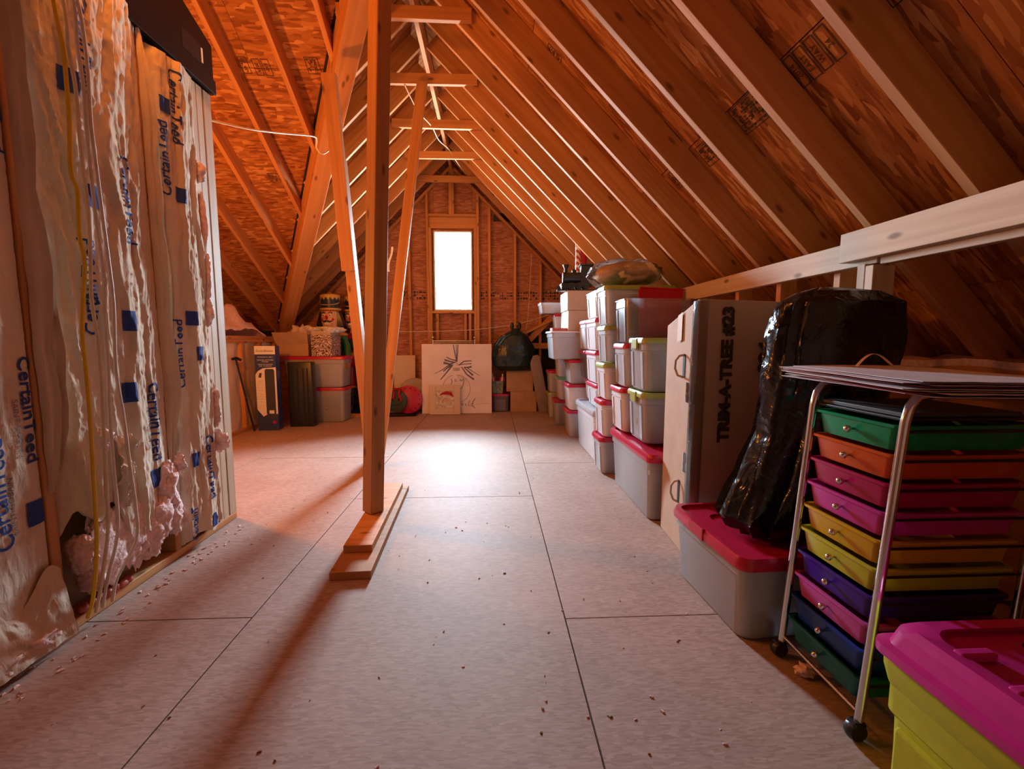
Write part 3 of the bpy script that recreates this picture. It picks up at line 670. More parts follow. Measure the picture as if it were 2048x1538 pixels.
cable('electrical_cable', [(-1.50, 1.74, CT)] + [(-1.455, y, z) for y, z in ((1.744, 2.27), (1.747, 2.125), (1.756, 1.997), (1.752, 1.842), (1.755, 1.653), (1.761, 1.477), (1.771, 1.315), (1.758, 1.165), (1.753, 0.977), (1.741, 0.806), (1.737, 0.592), (1.73, 0.356))] + [(-1.50, 1.716, 0.159), (-1.53, 1.72, 0.045)],
      0.006, 'cable_white', 'middle white cable of the three on the partition')
cable('electrical_cable', [(-1.50, 1.75, CT)] + [(-1.445, y, z) for y, z in ((1.753, 2.271), (1.765, 2.148), (1.768, 2.032), (1.762, 1.875), (1.767, 1.74), (1.775, 1.568), (1.785, 1.389), (1.79, 1.223), (1.775, 0.976), (1.790, 0.798), (1.80, 0.595), (1.81, 0.427), (1.80, 0.284))] + [(-1.50, 1.761, 0.144), (-1.53, 1.765, 0.045)],
      0.006, 'cable_white', 'white cable bowing out farthest from the yellow cable')
cable('ridge_cable', [(-1.60, 2.75, 2.34), (-1.506, 3.0, 2.405), (-1.455, 3.3, 2.515), (-1.403, 3.75, 2.69), (-1.415, 3.86, 2.70), (-1.43, 3.90, 2.66), (-1.39, 3.95, 2.64), (-1.32, 4.1, 2.80)], 0.006, 'cable_white', 'white cable strung from the partition end to the valley board')
cable('ridge_cable', [(-0.761, 4.24, 3.35), (-0.72, 4.5, 3.31), (-0.70, 4.7, 3.33), (-0.63, 5.05, 3.37), (-0.59, 5.35, 3.36), (-0.52, 5.75, 3.43), (-0.45, 5.95, 3.38), (-0.36, 6.6, 3.44)], 0.006, 'cable_white', 'white cable draped along the ridge between the collar ties')
cable('wall_cable', [(-1.5, 6.945, 1.22), (-1.0, 6.94, 1.22), (-0.4, 6.94, 1.24), (0.1, 6.94, 1.29), (0.5, 6.94, 1.36), (0.95, 6.94, 1.5)], 0.005, 'cable_white', 'thin pale cable sagging across the far wall studs')
cable('wall_cable', [(0.62, 6.94, 2.4), (0.6, 6.945, 2.0), (0.57, 6.945, 1.5), (0.52, 6.94, 1.12)], 0.004, 'cable_white', 'thin pale cable hanging down the far wall')

# ------------------------------------------------------------------ post, base planks and props
mb = MB(); hs = 0.0445
solo('wood_plank', MB().box(-0.093, -0.61, 0, 0.093, 0.61, 0.038), 'pine', 'wide lower plank lying under the post on the floor', 'plank', (-0.675, 2.57, 0.0), math.radians(2.4), bevel=0.003)
solo('wood_plank', MB().box(-0.07, -0.49, 0, 0.07, 0.49, 0.038), 'pine', 'narrower upper plank under the foot of the post', 'plank', (-0.689, 2.635, 0.038), math.radians(2.4), bevel=0.003)
d = Vector((0.128, 0, 2.95)); ln = 3.45
po = board('support_post', Vector((-0.707, 2.585, 0.079)), Vector((-0.707, 2.585, 0.079)) + d.normalized() * ln, 0.089, 0.089, (math.cos(math.radians(-41)), math.sin(math.radians(-41)), 0), 'pine', None, bevel=0.004)
tag(po, 'square timber post standing on the two floor planks', 'post')
rp = board('timber_prop', (-1.07, 4.20, 0.005), (-0.60, 4.20, 3.36), 0.089, 0.038, (1, 0, 0), 'pine', None)
tag(rp, 'slanted prop leaning from the floor to a collar tie right of the post', 'brace')
lp = board('timber_prop', (-1.035, 3.80, 0.005), (-1.135, 3.56, 2.45), 0.075, 0.09, (1, 0, 0), 'pine', None)
tag(lp, 'long slanted prop left of the post reaching to the floor', 'brace')
lp2 = board('timber_prop', (-1.095, 3.552, 1.62), (-1.15, 3.43, 2.98), 0.1, 0.05, (1, 0, 0), 'pine', None)
tag(lp2, 'short upper prop nailed over the long one under the valley board', 'brace')

solo('tape_strip', MB().sheet(3, 14, lambda u, v: (0.018 * u - 0.045 * v + 0.006 * math.sin(v * 7), -0.003 - 0.004 * abs(math.sin(v * 9)), -0.22 * v), (0, 0.001, 0)), 'white_label', 'curled white tape strip stuck on the prop right of the post', 'tape', (-0.905, 4.178, 1.93), smooth=60)
# ------------------------------------------------------------------ storage totes
def tote_parts(t, hx, hy, h, lid, body='frosted', lid_h=0.035, latch=True, handle_side=-1, rib=True, open_top=False, rim=None):
    """tapered plastic bin centred on its base; long walls along y or x alike"""
    tp = 0.90; bh = h - (0.0 if open_top else lid_h * 0.55); th = 0.004
    def S(k, z, r=0.045, e=0.0): return rrect(hx * k + e, hy * k + e, r, z)
    s1 = tp + (0.965 - tp) * 0.80
    secs = [S(tp - 0.03, 0.0), S(tp, 0.008), S(s1, bh * 0.80), S(s1 + 0.022, bh * 0.815), S(0.972, bh * 0.965), S(1.0, bh * 0.975), S(1.0, bh), S(0.965, bh, e=-th)]
    secs += [S(s1 + 0.015, bh * 0.82, e=-th), S(tp, 0.014, e=-th), S(tp - 0.03, 0.010, e=-th)]
    part('body', MB().loft(secs, True, True), body, t, smooth=35)
    if not open_top:
        z = bh + 0.0005
        secs = [S(1.0, z - lid_h * 0.5, e=0.0015), S(1.012, z - lid_h * 0.5, e=0.002), S(1.016, z + lid_h * 0.1, e=0.002), S(0.995, z + lid_h * 0.5), S(0.93, z + lid_h * 0.5), S(0.91, z + lid_h * 0.22), S(0.6, z + lid_h * 0.22), S(0.6, z + 0.0008), S(0.96, z + 0.0008), S(1.0, z + 0.0008)]
        part('lid', MB().loft(secs, True, True), lid, t, smooth=35)
        if latch:
            s = handle_side; x = s * hx * 1.016
            part('latch', MB().box(x - 0.008, -hy * 0.30, bh - 0.055, x + 0.012, hy * 0.30, bh + lid_h * 0.42), lid, t, bevel=0.005)
    if rib:
        for s in (-0.5, 0.5):
            mb = MB(); w = hy * 0.11
            x0, x1 = -hx * tp, -hx * (s1)
            mb.add([(x0 - 0.006, s * hy * 1.2 - w, 0.02), (x0 - 0.006, s * hy * 1.2 + w, 0.02), (x1 - 0.006, s * hy * 1.2 + w, bh * 0.78), (x1 - 0.006, s * hy * 1.2 - w, bh * 0.78),
                    (x0 + 0.002, s * hy * 1.2 - w, 0.02), (x0 + 0.002, s * hy * 1.2 + w, 0.02), (x1 + 0.002, s * hy * 1.2 + w, bh * 0.78), (x1 + 0.002, s * hy * 1.2 - w, bh * 0.78)],
                   [(0, 3, 2, 1), (4, 5, 6, 7), (0, 1, 5, 4), (1, 2, 6, 5), (2, 3, 7, 6), (3, 0, 4, 7)])
            part('rib', mb, body, t)
def tote(x0, x1, y0, y1, z0, z1, lid, label, body='frosted', rz=0.0, group='plastic storage totes', **kw):
    t = thing('storage_tote', label, 'storage tote', ((x0 + x1) / 2, (y0 + y1) / 2, z0), rz, group)
    tote_parts(t, (x1 - x0) / 2 / 1.02, (y1 - y0) / 2 / 1.02, z1 - z0, lid, body, **kw)
    return t
G = 0.006
tote(0.915, 1.47, 2.50, 3.385, 0.0, 0.42, 'red_lid', 'long clear bottom tote with crimson lid beside the tall white carton', body='clear_thin', lid_h=0.05, latch=False, rib=False)
tote(0.955, 1.48, 2.755, 3.10, 0.42, 0.755, 'green_lid', 'lower olive lidded clear tote standing on the long crimson lidded one', body='clear_thin')
tote(0.955, 1.48, 2.765, 3.10, 0.757, 1.105, 'green_lid', 'upper olive lidded clear tote beside the tall white carton', body='clear_thin')
tote(0.925, 1.45, 3.125, 3.455, 0.42, 0.745, 'red_lid', 'white tote with red lid behind the lower olive lidded pair', body='frosted', latch=False)
tote(0.945, 1.45, 3.135, 3.455, 0.747, 1.065, 'red_lid', 'frosted red lidded tote directly under the open clear box', body='clear', latch=False)
tote(0.945, 1.47, 3.14, 3.46, 1.067, 1.385, 'white_lid', 'open clear plastic box with a red lid stuck inside', body='glassy', open_top=True)
tote(0.865, 1.39, 3.475, 3.79, 0.0, 0.305, 'red_lid', 'small floor tote with red lid behind the long crimson lidded one', body='clear', latch=False)
tote(0.875, 1.39, 3.48, 3.775, 0.307, 0.605, 'red_lid', 'white tote with red lid second from the floor in its stack', latch=False)
tote(0.89, 1.41, 3.48, 3.80, 0.607, 0.905, 'green_lid', 'frosted tote with olive lid third from the floor in its stack', latch=False)
tote(0.895, 1.41, 3.49, 3.80, 0.907, 1.205, 'green_lid', 'frosted tote with olive lid under the brown filled top tote', body='clear', latch=False)
tote(0.885, 1.47, 3.49, 3.81, 1.207, 1.52, 'green_lid', 'top tote with dark olive lid and brown contents under the bagged bundle', body='clear', latch=False)
tote(0.895, 1.40, 3.83, 4.70, 0.0, 0.465, 'grey_lid', 'large pale tote with grey lid on the floor of the stacks', body='frosted', lid_h=0.05, latch=False, rib=False)
tote(0.94, 1.45, 3.93, 4.40, 0.467, 0.69, 'red_lid', 'shallow frosted tote with pinkish red lid on the grey lidded one', latch=False)
tote(0.925, 1.43, 3.93, 4.40, 0.692, 0.99, 'red_lid', 'white tote with red lid two below the bagged bundle', latch=False)
tote(0.92, 1.43, 3.93, 4.41, 0.992, 1.285, 'red_lid', 'white tote with red lid under the open white tote', latch=False)
tote(0.92, 1.43, 3.93, 4.42, 1.287, 1.53, 'white_lid', 'open white tote at the stack top with film over its edge', open_top=True)
tote(1.0, 1.47, 4.45, 4.80, 0.467, 0.69, 'red_lid', 'half hidden tote under the tote full of brown cardboard', latch=False, rib=False)
tote(0.94, 1.45, 4.47, 4.83, 0.692, 0.985, 'red_lid', 'red lidded tote full of brown cardboard behind the white stacks', body='glassy', latch=False, rib=False)
tote(0.94, 1.45, 4.47, 4.85, 0.987, 1.29, 'red_lid', 'white tote with red lid below the black toy train', latch=False)
tote(0.845, 1.37, 4.87, 5.28, 0.0, 0.305, 'red_lid', 'red lidded floor tote beside the grey lidded one', body='clear', latch=False, rib=False)
tote(0.845, 1.37, 4.87, 5.28, 0.307, 0.60, 'red_lid', 'lilac white tote with red lid second from the floor near the far stacks', latch=False, rib=False)
tote(0.855, 1.37, 4.88, 5.28, 0.602, 0.872, 'red_lid', 'frosted tote with dark red contents under the overhanging open bin', body='clear', latch=False, rib=False)
tote(0.655, 1.25, 4.88, 5.44, 0.874, 1.19, 'white_lid', 'overhanging clear bin with brown fluffy contents and white rim', body='clear', lid_h=0.02, latch=False, rib=False)
tote(0.80, 1.30, 5.58, 5.95, 0.0, 0.325, 'red_lid', 'red lidded floor tote at the far end of the aisle stacks', body='clear', latch=False, rib=False)
tote(0.845, 1.33, 5.58, 5.95, 0.327, 0.62, 'mint_lid', 'frosted tote with mint green lid in the far stack', latch=False, rib=False)
tote(0.83, 1.33, 5.58, 5.95, 0.622, 0.88, 'mint_lid', 'frosted tote standing on the mint lidded one', latch=False, rib=False)
tote(0.95, 1.35, 5.60, 5.95, 0.882, 1.19, 'red_lid', 'tote hidden behind the overhanging bin in the far stack', latch=False, rib=False)
tote(0.785, 1.30, 5.58, 5.92, 1.192, 1.42, 'red_lid', 'narrow red lidded tote beneath the shallow tray by the far wall', latch=False, rib=False)
tote(0.60, 1.20, 5.57, 5.98, 1.422, 1.555, 'white_lid', 'shallow frosted tray jutting out near the far wall', body='clear', open_top=True, rib=False)
tote(0.79, 1.20, 6.12, 6.48, 0.0, 0.36, 'green_lid', 'lime lidded small tote last on the floor by the leaning slab', body='clear', latch=False, rib=False)
tote(0.79, 1.20, 6.12, 6.48, 0.362, 0.665, 'red_lid', 'red lidded small tote on the lime lidded one by the leaning slab', body='clear', latch=False, rib=False)
# what shows through the plastic
def bundle(name, mat, label, cat, loc, r, seed, k=0.35, sc=1.6):
    return solo(name, MB().ball((0, 0, r[2]), r, 22, 14, lambda d: 1 + k * fbm(d.x * sc + seed, d.y * sc, d.z * sc)), mat, label, cat, loc, smooth=70)
M['tan_cloth'] = plain('tan_cloth', (0.66, 0.45, 0.28), 0.9, var=0.15)
M['brown_cloth'] = plain('brown_cloth', (0.22, 0.10, 0.05), 0.9, var=0.3, nscale=14)
M['red_cloth'] = plain('red_cloth', (0.42, 0.012, 0.03), 0.8, var=0.2)
M['grey_cloth'] = plain('grey_cloth', (0.13, 0.12, 0.13), 0.9, var=0.5, nscale=12)
bundle('cloth_bundle', 'tan_cloth', 'round tan bundle inside the upper olive lidded tote', 'cloth', (1.09, 2.88, 0.775), (0.10, 0.09, 0.08), 1.0, 0.15)
bundle('cloth_bundle', 'brown_cloth', 'brown bundle inside the lower olive lidded tote', 'cloth', (1.2, 2.915, 0.435), (0.19, 0.13, 0.13), 2.0)
bundle('cloth_bundle', 'grey_cloth', 'dark bundle inside the long crimson lidded tote', 'cloth', (1.19, 2.88, 0.016), (0.22, 0.34, 0.15), 3.0)
bundle('cloth_bundle', 'red_cloth', 'dark red bundle inside the tote behind the olive pair', 'cloth', (1.16, 3.28, 0.435), (0.15, 0.10, 0.11), 4.0)
solo('packing_carton', MB().box(-0.2, -0.1, 0, 0.2, 0.1, 0.22), 'cardboard', 'brown carton inside the dark olive lidded top tote', 'carton', (1.19, 3.645, 1.222), bevel=0.004)
solo('packing_carton', MB().box(-0.18, -0.12, 0, 0.18, 0.12, 0.2), 'cardboard', 'brown carton inside the red lidded tote behind the white stacks', 'carton', (1.2, 4.65, 0.707), bevel=0.004)
bundle('cloth_bundle', 'red_cloth', 'dark red bundle under the overhanging bin', 'cloth', (1.1, 5.08, 0.618), (0.17, 0.14, 0.085), 5.0)
bundle('cloth_bundle', 'brown_cloth', 'fluffy brown bundle inside the overhanging bin', 'cloth', (0.95, 5.14, 0.89), (0.20, 0.19, 0.105), 6.0)
solo('packing_carton', MB().box(-0.2, -0.15, 0, 0.2, 0.15, 0.14), 'grey_cloth', 'dark box low inside the red lidded floor tote', 'carton', (1.1, 5.06, 0.016), bevel=0.004)
# red lid standing in the open box
ll = thing('tote_lid', 'loose bright red lid leaning in the open clear box', 'lid', (1.26, 3.335, 1.09), rot=(math.radians(-12), 0, 0))
part('panel', MB().prism([(-0.13, 0, 0.0), (0.17, 0, 0.0), (0.225, 0, 0.395), (-0.12, 0, 0.415)], (0, 0.008, 0)), 'red_bright', ll, bevel=0.003)
part('edge', MB().tube([(-0.13, 0.004, 0.0), (-0.125, 0.004, 0.38), (-0.11, 0.004, 0.412), (0.225, 0.004, 0.395)], 0.009, 8), 'red_bright', ll, smooth=60)
# cartons carrying the train
def carton(name, x0, x1, y0, y1, z0, z1, mat, label, rz=0.0, seam='x', tape=True):
    hx, hy, h = (x1 - x0) / 2, (y1 - y0) / 2, z1 - z0
    t = thing(name, label, 'carton', ((x0 + x1) / 2, (y0 + y1) / 2, z0), rz)
    part('body', MB().box(-hx, -hy, 0, hx, hy, h - 0.004), mat, t, bevel=0.004)
    for s in (-1, 1):
        part('top_flap', MB().box(-hx + 0.002, (0.003 if s > 0 else -hy + 0.002), h - 0.0038, hx - 0.002, (hy - 0.002 if s > 0 else -0.003), h), mat, t, bevel=0.001)
    if tape: part('tape', MB().box(-hx - 0.0008, -0.025, h - 0.07, -hx - 0.0001, 0.025, h - 0.005), 'cream', t)
    return t
carton('cardboard_box', 0.845, 1.43, 4.90, 5.42, 1.192, 1.415, 'cardboard_pale', 'lower of two pale cartons under the black toy train')
carton('cardboard_box', 0.835, 1.43, 4.90, 5.42, 1.417, 1.63, 'cardboard_pale', 'upper carton carrying the black toy train')
# toy train
def wheel(t, x, y, z, r):
    part('wheel', MB().lathe([(r * 0.3, -0.008), (r, -0.008), (r, 0.008), (r * 0.3, 0.008)], 16, (x, y, z), 'y'), 'black_plastic', t, smooth=40)
tr = thing('toy_locomotive', 'black toy steam locomotive on the topmost carton', 'toy train', (0.93, 5.0, 1.632), rz=math.radians(-6))
part('track_base', MB().box(-0.20, -0.07, 0.0, 0.22, 0.07, 0.012), 'black_plastic', tr, bevel=0.003)
part('boiler', MB().lathe([(0.03, -0.14), (0.062, -0.135), (0.066, -0.12), (0.062, -0.11), (0.062, 0.06), (0.03, 0.06)], 20, (0, 0, 0.145), 'x'), 'black_plastic', tr, smooth=40)
part('cab', MB().box(0.06, -0.075, 0.05, 0.18, 0.075, 0.27), 'black_plastic', tr, bevel=0.004)
part('cab_roof', MB().box(0.045, -0.085, 0.27, 0.20, 0.085, 0.285), 'black_plastic', tr, bevel=0.005)
part('chimney', MB().lathe([(0.02, 0.20), (0.02, 0.25), (0.034, 0.275), (0.034, 0.29), (0.02, 0.29)], 14, (-0.10, 0, 0)), 'black_plastic', tr, smooth=40)
part('steam_dome', MB().lathe([(0.026, 0.20), (0.026, 0.225), (0.015, 0.24), (0.004, 0.244)], 14, (-0.01, 0, 0)), 'black_plastic', tr, smooth=40)
part('cowcatcher', MB().add([(-0.15, -0.06, 0.012), (-0.15, 0.06, 0.012), (-0.22, 0, 0.012), (-0.15, -0.045, 0.08), (-0.15, 0.045, 0.08), (-0.17, 0, 0.07)], [(0, 1, 2), (3, 5, 4), (0, 2, 5, 3), (2, 1, 4, 5), (1, 0, 3, 4)]), 'black_plastic', tr)
part('chassis', MB().box(-0.15, -0.05, 0.05, 0.19, 0.05, 0.085), 'black_plastic', tr)
for x, r in ((-0.11, 0.03), (-0.045, 0.038), (0.04, 0.038), (0.12, 0.038)):
    for s in (-1, 1): wheel(tr, x, s * 0.062, 0.012 + r, r)
tc = thing('toy_tender', 'black toy train wagon with silver lanterns behind the locomotive', 'toy train', (1.28, 5.0, 1.632), rz=math.radians(4))
part('track_base', MB().box(-0.12, -0.07, 0.0, 0.12, 0.07, 0.012), 'black_plastic', tc, bevel=0.003)
part('wagon_body', MB().loft([rrect(0.10, 0.06, 0.01, 0.06), rrect(0.12, 0.075, 0.01, 0.16), rrect(0.11, 0.065, 0.01, 0.16), rrect(0.09, 0.05, 0.01, 0.08)]), 'black_plastic', tc, smooth=30)
for x in (-0.07, 0.0, 0.07): part('lantern', MB().lathe([(0.01, 0.08), (0.02, 0.09), (0.022, 0.15), (0.01, 0.19), (0.004, 0.21)], 12, (x, 0.0, 0.02)), 'chrome', tc, smooth=40)
for x in (-0.06, 0.06):
    for s in (-1, 1): wheel(tc, x, s * 0.062, 0.044, 0.032)
M['stripe'] = None
m_, nt_, b_ = new_mat('candy_stripe')
tcn = N(nt_, 'ShaderNodeTexCoord'); wv = N(nt_, 'ShaderNodeTexWave', Scale=9.0, bands_direction='DIAGONAL'); L(nt_, tcn.outputs['Object'], wv.inputs['Vector'])
rp_ = ramp(nt_, [(0.48, (0.75, 0.72, 0.70)), (0.52, (0.45, 0.02, 0.04))]); L(nt_, wv.outputs[0], rp_.inputs[0]); L(nt_, rp_.outputs[0], b_.inputs['Base Color'])
M['stripe'] = m_
pole = thing('candy_pole', 'red and white striped pole standing behind the toy train', 'pole', (1.02, 5.28, 1.632), rot=(math.radians(-3), 0, 0))
part('shaft', MB().tube([(0, 0, 0), (0, 0, 0.60)], 0.03, 14), 'stripe', pole, smooth=50)
part('sleeve', MB().tube([(0.075, 0, 0.0), (0.07, 0, 0.56)], 0.032, 14), 'red_cloth', pole, smooth=50)
# bagged bundle on the stacks
bb = thing('bagged_bundle', 'brown bundle in clear plastic film on top of the totes', 'bag', (1.12, 3.86, 1.535))
part('bundle', MB().ball((0.03, -0.12, 0.10), (0.27, 0.20, 0.105), 28, 16, lambda d: 1 + 0.16 * fbm(d.x * 2, d.y * 2, d.z * 2)), 'tan_cloth', bb, smooth=70)
part('film', MB().ball((0.0, -0.06, 0.105), (0.31, 0.28, 0.125), 36, 20, lambda d: 1 + 0.14 * fbm(d.x * 3 + 4, d.y * 3, d.z * 3, 4)), 'film', bb, smooth=60)
solo('candy_carton', MB().box(-0.09, -0.05, 0, 0.09, 0.05, 0.03), 'paper_red', 'small red printed packet lying on the overhanging bin', 'packet', (0.755, 4.98, 1.192), 0.15, bevel=0.003)

# ------------------------------------------------------------------ tall tree carton
tb = thing('tree_carton', 'tall pale carton printed TRIM-A-TREE beside the tote stacks', 'carton', (0.965, 2.075, 0.0))
w, dpt, H = 0.52, 0.395, 1.285
part('body', MB().add([(0, 0, 0), (w, 0, 0), (w, dpt, 0), (0.02, dpt, 0), (0.012, 0, H), (w, 0.01, H - 0.015), (w, dpt, H - 0.06), (0.022, dpt, H - 0.115)],
     [(0, 3, 2, 1), (4, 5, 6, 7), (0, 1, 5, 4), (1, 2, 6, 5), (2, 3, 7, 6), (3, 0, 4, 7)]), 'carton_brown', tb, bevel=0.006)
def bx(y, z): return 0.02 * y / dpt + 0.012 * z / H * (1 - y / dpt)
for z in (0.955, 0.30):
    y = 0.14
    part('handle_slot', MB().add([(bx(y, z) - 0.0015, y - 0.012, z - 0.055), (bx(y, z) - 0.0015, y + 0.012, z - 0.055), (bx(y, z) - 0.0015, y + 0.012, z + 0.065), (bx(y, z) - 0.0015, y - 0.012, z + 0.065)], [(0, 1, 2, 3)]), 'black_matte', tb)
    part('rope_handle', MB().tube([(bx(y, z) - 0.001, y, z - 0.055), (-0.014, y + 0.01, z - 0.045), (-0.026, y + 0.018, z - 0.01), (-0.024, y + 0.018, z + 0.03), (-0.010, y + 0.008, z + 0.055), (bx(y, z) - 0.001, y, z + 0.06)], 0.006, 8), 'cardboard_pale', tb, smooth=60)
for z in (0.83, 0.475):
    part('tape_patch', MB().sheet(10, 10, lambda u, v: (bx(0.06, z) - 0.002 - 0.003 * abs(fbm(u * 5, v * 5, z)), -0.003 + 0.10 * u, z - 0.05 + 0.10 * v), (0.0008, 0, 0)), 'film', tb, smooth=60)
part('corner_tape', MB().sheet(6, 60, lambda u, v: ((-0.004 - 0.003 * abs(fbm(u * 4, v * 30, 2)) + 0.012 * v) if u < 0.5 else (0.012 * v - 0.004 + (u - 0.5) * 0.1), ((0.5 - u) * 0.10) if u < 0.5 else -0.004 - 0.002 * abs(fbm(u * 4, v * 30, 5)), 0.02 + 1.255 * v), (0.0006, 0.0006, 0)), 'film', tb, smooth=60)
part('top_tape', MB().add([(0.0095, 0.17, 1.232), (0.0095, 0.225, 1.216), (0.008, 0.225, 1.08), (0.008, 0.17, 1.09)], [(0, 1, 2, 3)]), 'cream', tb)
text_part('carton_lettering', 'TRIM-A-TREE #23', 0.1, lambda u, v: (0.158 - v, -0.003, 0.92 + u), 'ink', tb, bold=0.006, fit=(0.655, 0.066))
text_part('carton_lettering', '324', 0.1, lambda u, v: (0.342 - v, -0.003, 1.01 + u), 'ink', tb, bold=0.006, fit=(0.15, 0.066))

# ------------------------------------------------------------------ black bag beside it
def bag(name, secs, mat, label, loc, seed, n=56, m=46, fold=0.10, twist=None):
    """secs: (z, cx, cy, rx, ry)"""
    def S(t):
        k = t * (len(secs) - 1); i = min(int(k), len(secs) - 2); f = k - i; f = f * f * (3 - 2 * f)
        return [secs[i][j] * (1 - f) + secs[i + 1][j] * f for j in range(5)]
    out = []
    for j in range(m + 1):
        z, cx, cy, rx, ry = S(j / m); ring = []
        for k in range(n):
            a = 2 * math.pi * k / n
            q = 1 - abs(mnoise.noise(Vector((math.cos(a) * 3.4 + seed, math.sin(a) * 3.4, z * 1.1 + seed)))) * 2.4
            p = mnoise.noise(Vector((math.cos(a) * 1.3 + seed, math.sin(a) * 1.3, z * 3)))
            s = 1 + fold * (q * 0.9 + p * 0.6) + 0.03 * mnoise.noise(Vector((math.cos(a) * 6, math.sin(a) * 6, z * 14)))
            ca, sa = math.cos(a), math.sin(a); e = 0.8
            ring.append((cx + rx * s * math.copysign(abs(ca) ** e, ca), cy + ry * s * math.copysign(abs(sa) ** e, sa), z))
        out.append(ring)
    return MB().loft(out)
solo('trash_bag', bag('trash_bag', [(0.0, -0.08, 0.06, 0.21, 0.13), (0.05, -0.07, 0.06, 0.245, 0.15), (0.2, -0.03, 0.05, 0.225, 0.15), (0.4, 0.0, 0.03, 0.21, 0.14), (0.62, 0.01, 0.0, 0.21, 0.125), (0.78, 0.03, 0.0, 0.215, 0.12), (0.89, 0.04, 0.0, 0.195, 0.11), (0.93, 0.03, 0, 0.13, 0.07), (0.945, -0.02, 0, 0.04, 0.03)], 'bag_black', '', (0, 0, 0), 3.0, fold=0.15),
     'bag_black', 'tall glossy black plastic bag between the tall carton and drawer cart', 'bag', (1.265, 1.625, 0.337), smooth=60)

# ------------------------------------------------------------------ front tote with red lid
ft = thing('storage_tote', 'clear tote with dark red lid on the floor before the black bag', 'storage tote', (1.125, 1.73, 0.0), math.radians(3), 'plastic storage totes')
tote_parts(ft, 0.265, 0.272, 0.325, 'red_lid', 'clear_thin', lid_h=0.045, latch=False, rib=False)
part('latch', MB().box(-0.276, -0.02, 0.275, -0.262, 0.10, 0.325), 'red_lid', ft, bevel=0.004)
bundle('toy_ball', 'tan_cloth', 'round reddish ball at the near corner of the dark red lidded tote', 'ball', (0.96, 1.54, 0.014), (0.05, 0.05, 0.05), 1, 0.02)
bundle('cloth_bundle', 'grey_cloth', 'grey bundle inside the dark red lidded front tote', 'cloth', (1.15, 1.80, 0.014), (0.15, 0.13, 0.08), 8.0)

# ------------------------------------------------------------------ rolling drawer cart
CW, CD = 0.325, 0.40           # along y, along x
ct = thing('drawer_cart', 'chrome rolling cart with ten rainbow coloured plastic drawers', 'cart', (0.995, 1.235, 0.0))
lean = 0.062
def cz(x, z): return x + lean * z / 0.9
for s in (-1, 1):
    y = s * CW / 2
    pts = [(cz(0, z), y, z) for z in (0.045, 0.3, 0.6, 0.88)] + [(cz(0.006, 0.92), y, 0.92), (cz(0.022, 0.945), y, 0.945), (cz(0.05, 0.952), y, 0.952), (cz(CD - 0.05, 0.952), y, 0.952), (cz(CD - 0.02, 0.945), y, 0.945), (cz(CD - 0.004, 0.92), y, 0.92)] + [(cz(CD, z), y, z) for z in (0.88, 0.6, 0.3, 0.045)]
    part('side_frame', MB().tube(pts, 0.0118, 10), 'chrome', ct, smooth=50)
    for x in (0, CD): part('caster', MB().lathe([(0.004, -0.015), (0.023, -0.015), (0.027, -0.005), (0.027, 0.005), (0.023, 0.015), (0.004, 0.015)], 16, (x - 0.004, y, 0.0275), 'y'), 'black_plastic', ct, smooth=40)
    for x in (0, CD): part('caster_housing', MB().box(x - 0.02, y - 0.016, 0.036, x + 0.016, y + 0.016, 0.056), 'black_plastic', ct, bevel=0.006)
part('cross_bar', MB().tube([(cz(0, 0.075), -CW / 2, 0.075), (cz(0, 0.075), CW / 2, 0.075)], 0.005, 8), 'chrome', ct, smooth=50)
part('cross_bar', MB().tube([(cz(CD, 0.075), -CW / 2, 0.075), (cz(CD, 0.075), CW / 2, 0.075)], 0.005, 8), 'chrome', ct, smooth=50)
part('top_tray', MB().box(cz(0.005, 0.9), -CW / 2 + 0.012, 0.880, cz(CD, 0.9), CW / 2 - 0.012, 0.888), 'black_plastic', ct, bevel=0.002)
cols = [('green', (0.012, 0.40, 0.17)), ('orange', (0.85, 0.13, 0.012)), ('magenta', (0.60, 0.015, 0.14)), ('hot_pink', (0.78, 0.06, 0.42)), ('amber', (0.85, 0.50, 0.01)), ('lime', (0.75, 0.72, 0.05)), ('purple', (0.08, 0.02, 0.36)), ('pink', (0.80, 0.12, 0.48)), ('blue', (0.015, 0.08, 0.52)), ('teal', (0.01, 0.22, 0.24))]
for i, (nm, c) in enumerate(cols):
    zt = 0.868 - i * 0.0785
    mt = milky('drawer_' + nm, c, 0.06, 0.35, 0.2)
    hx, hy, cx = CD / 2 - 0.004, CW / 2 - 0.014, cz(CD / 2, zt) - 0.006
    def S(kx, ky, z, r=0.02): return rrect(hx * kx, hy * ky, r, z, 4, cx, 0)
    dr = part('drawer', MB().loft([S(0.955, 0.88, zt - 0.070), S(0.985, 0.96, zt - 0.010), S(1.01, 1.04, zt - 0.008), S(1.01, 1.04, zt), S(0.97, 0.95, zt), S(0.96, 0.93, zt - 0.012), S(0.94, 0.86, zt - 0.066)]), mt, ct, smooth=35, label=nm.replace('_', ' ') + ' plastic drawer')
    kx = cx - hx * 0.965
    part('knob', MB().lathe([(0.003, 0.0), (0.004, -0.008), (0.009, -0.013), (0.0105, -0.02), (0.008, -0.027), (0.002, -0.03)], 14, (kx, 0.0, zt - 0.036), 'x'), 'chrome', dr, smooth=50)
    for s in (-1, 1):
        part('drawer_rail', MB().tube([(cz(0, zt - 0.012), s * (CW / 2 - 0.004), zt - 0.014), (cz(CD, zt - 0.012), s * (CW / 2 - 0.004), zt - 0.014)], 0.004, 6), 'black_plastic', ct)
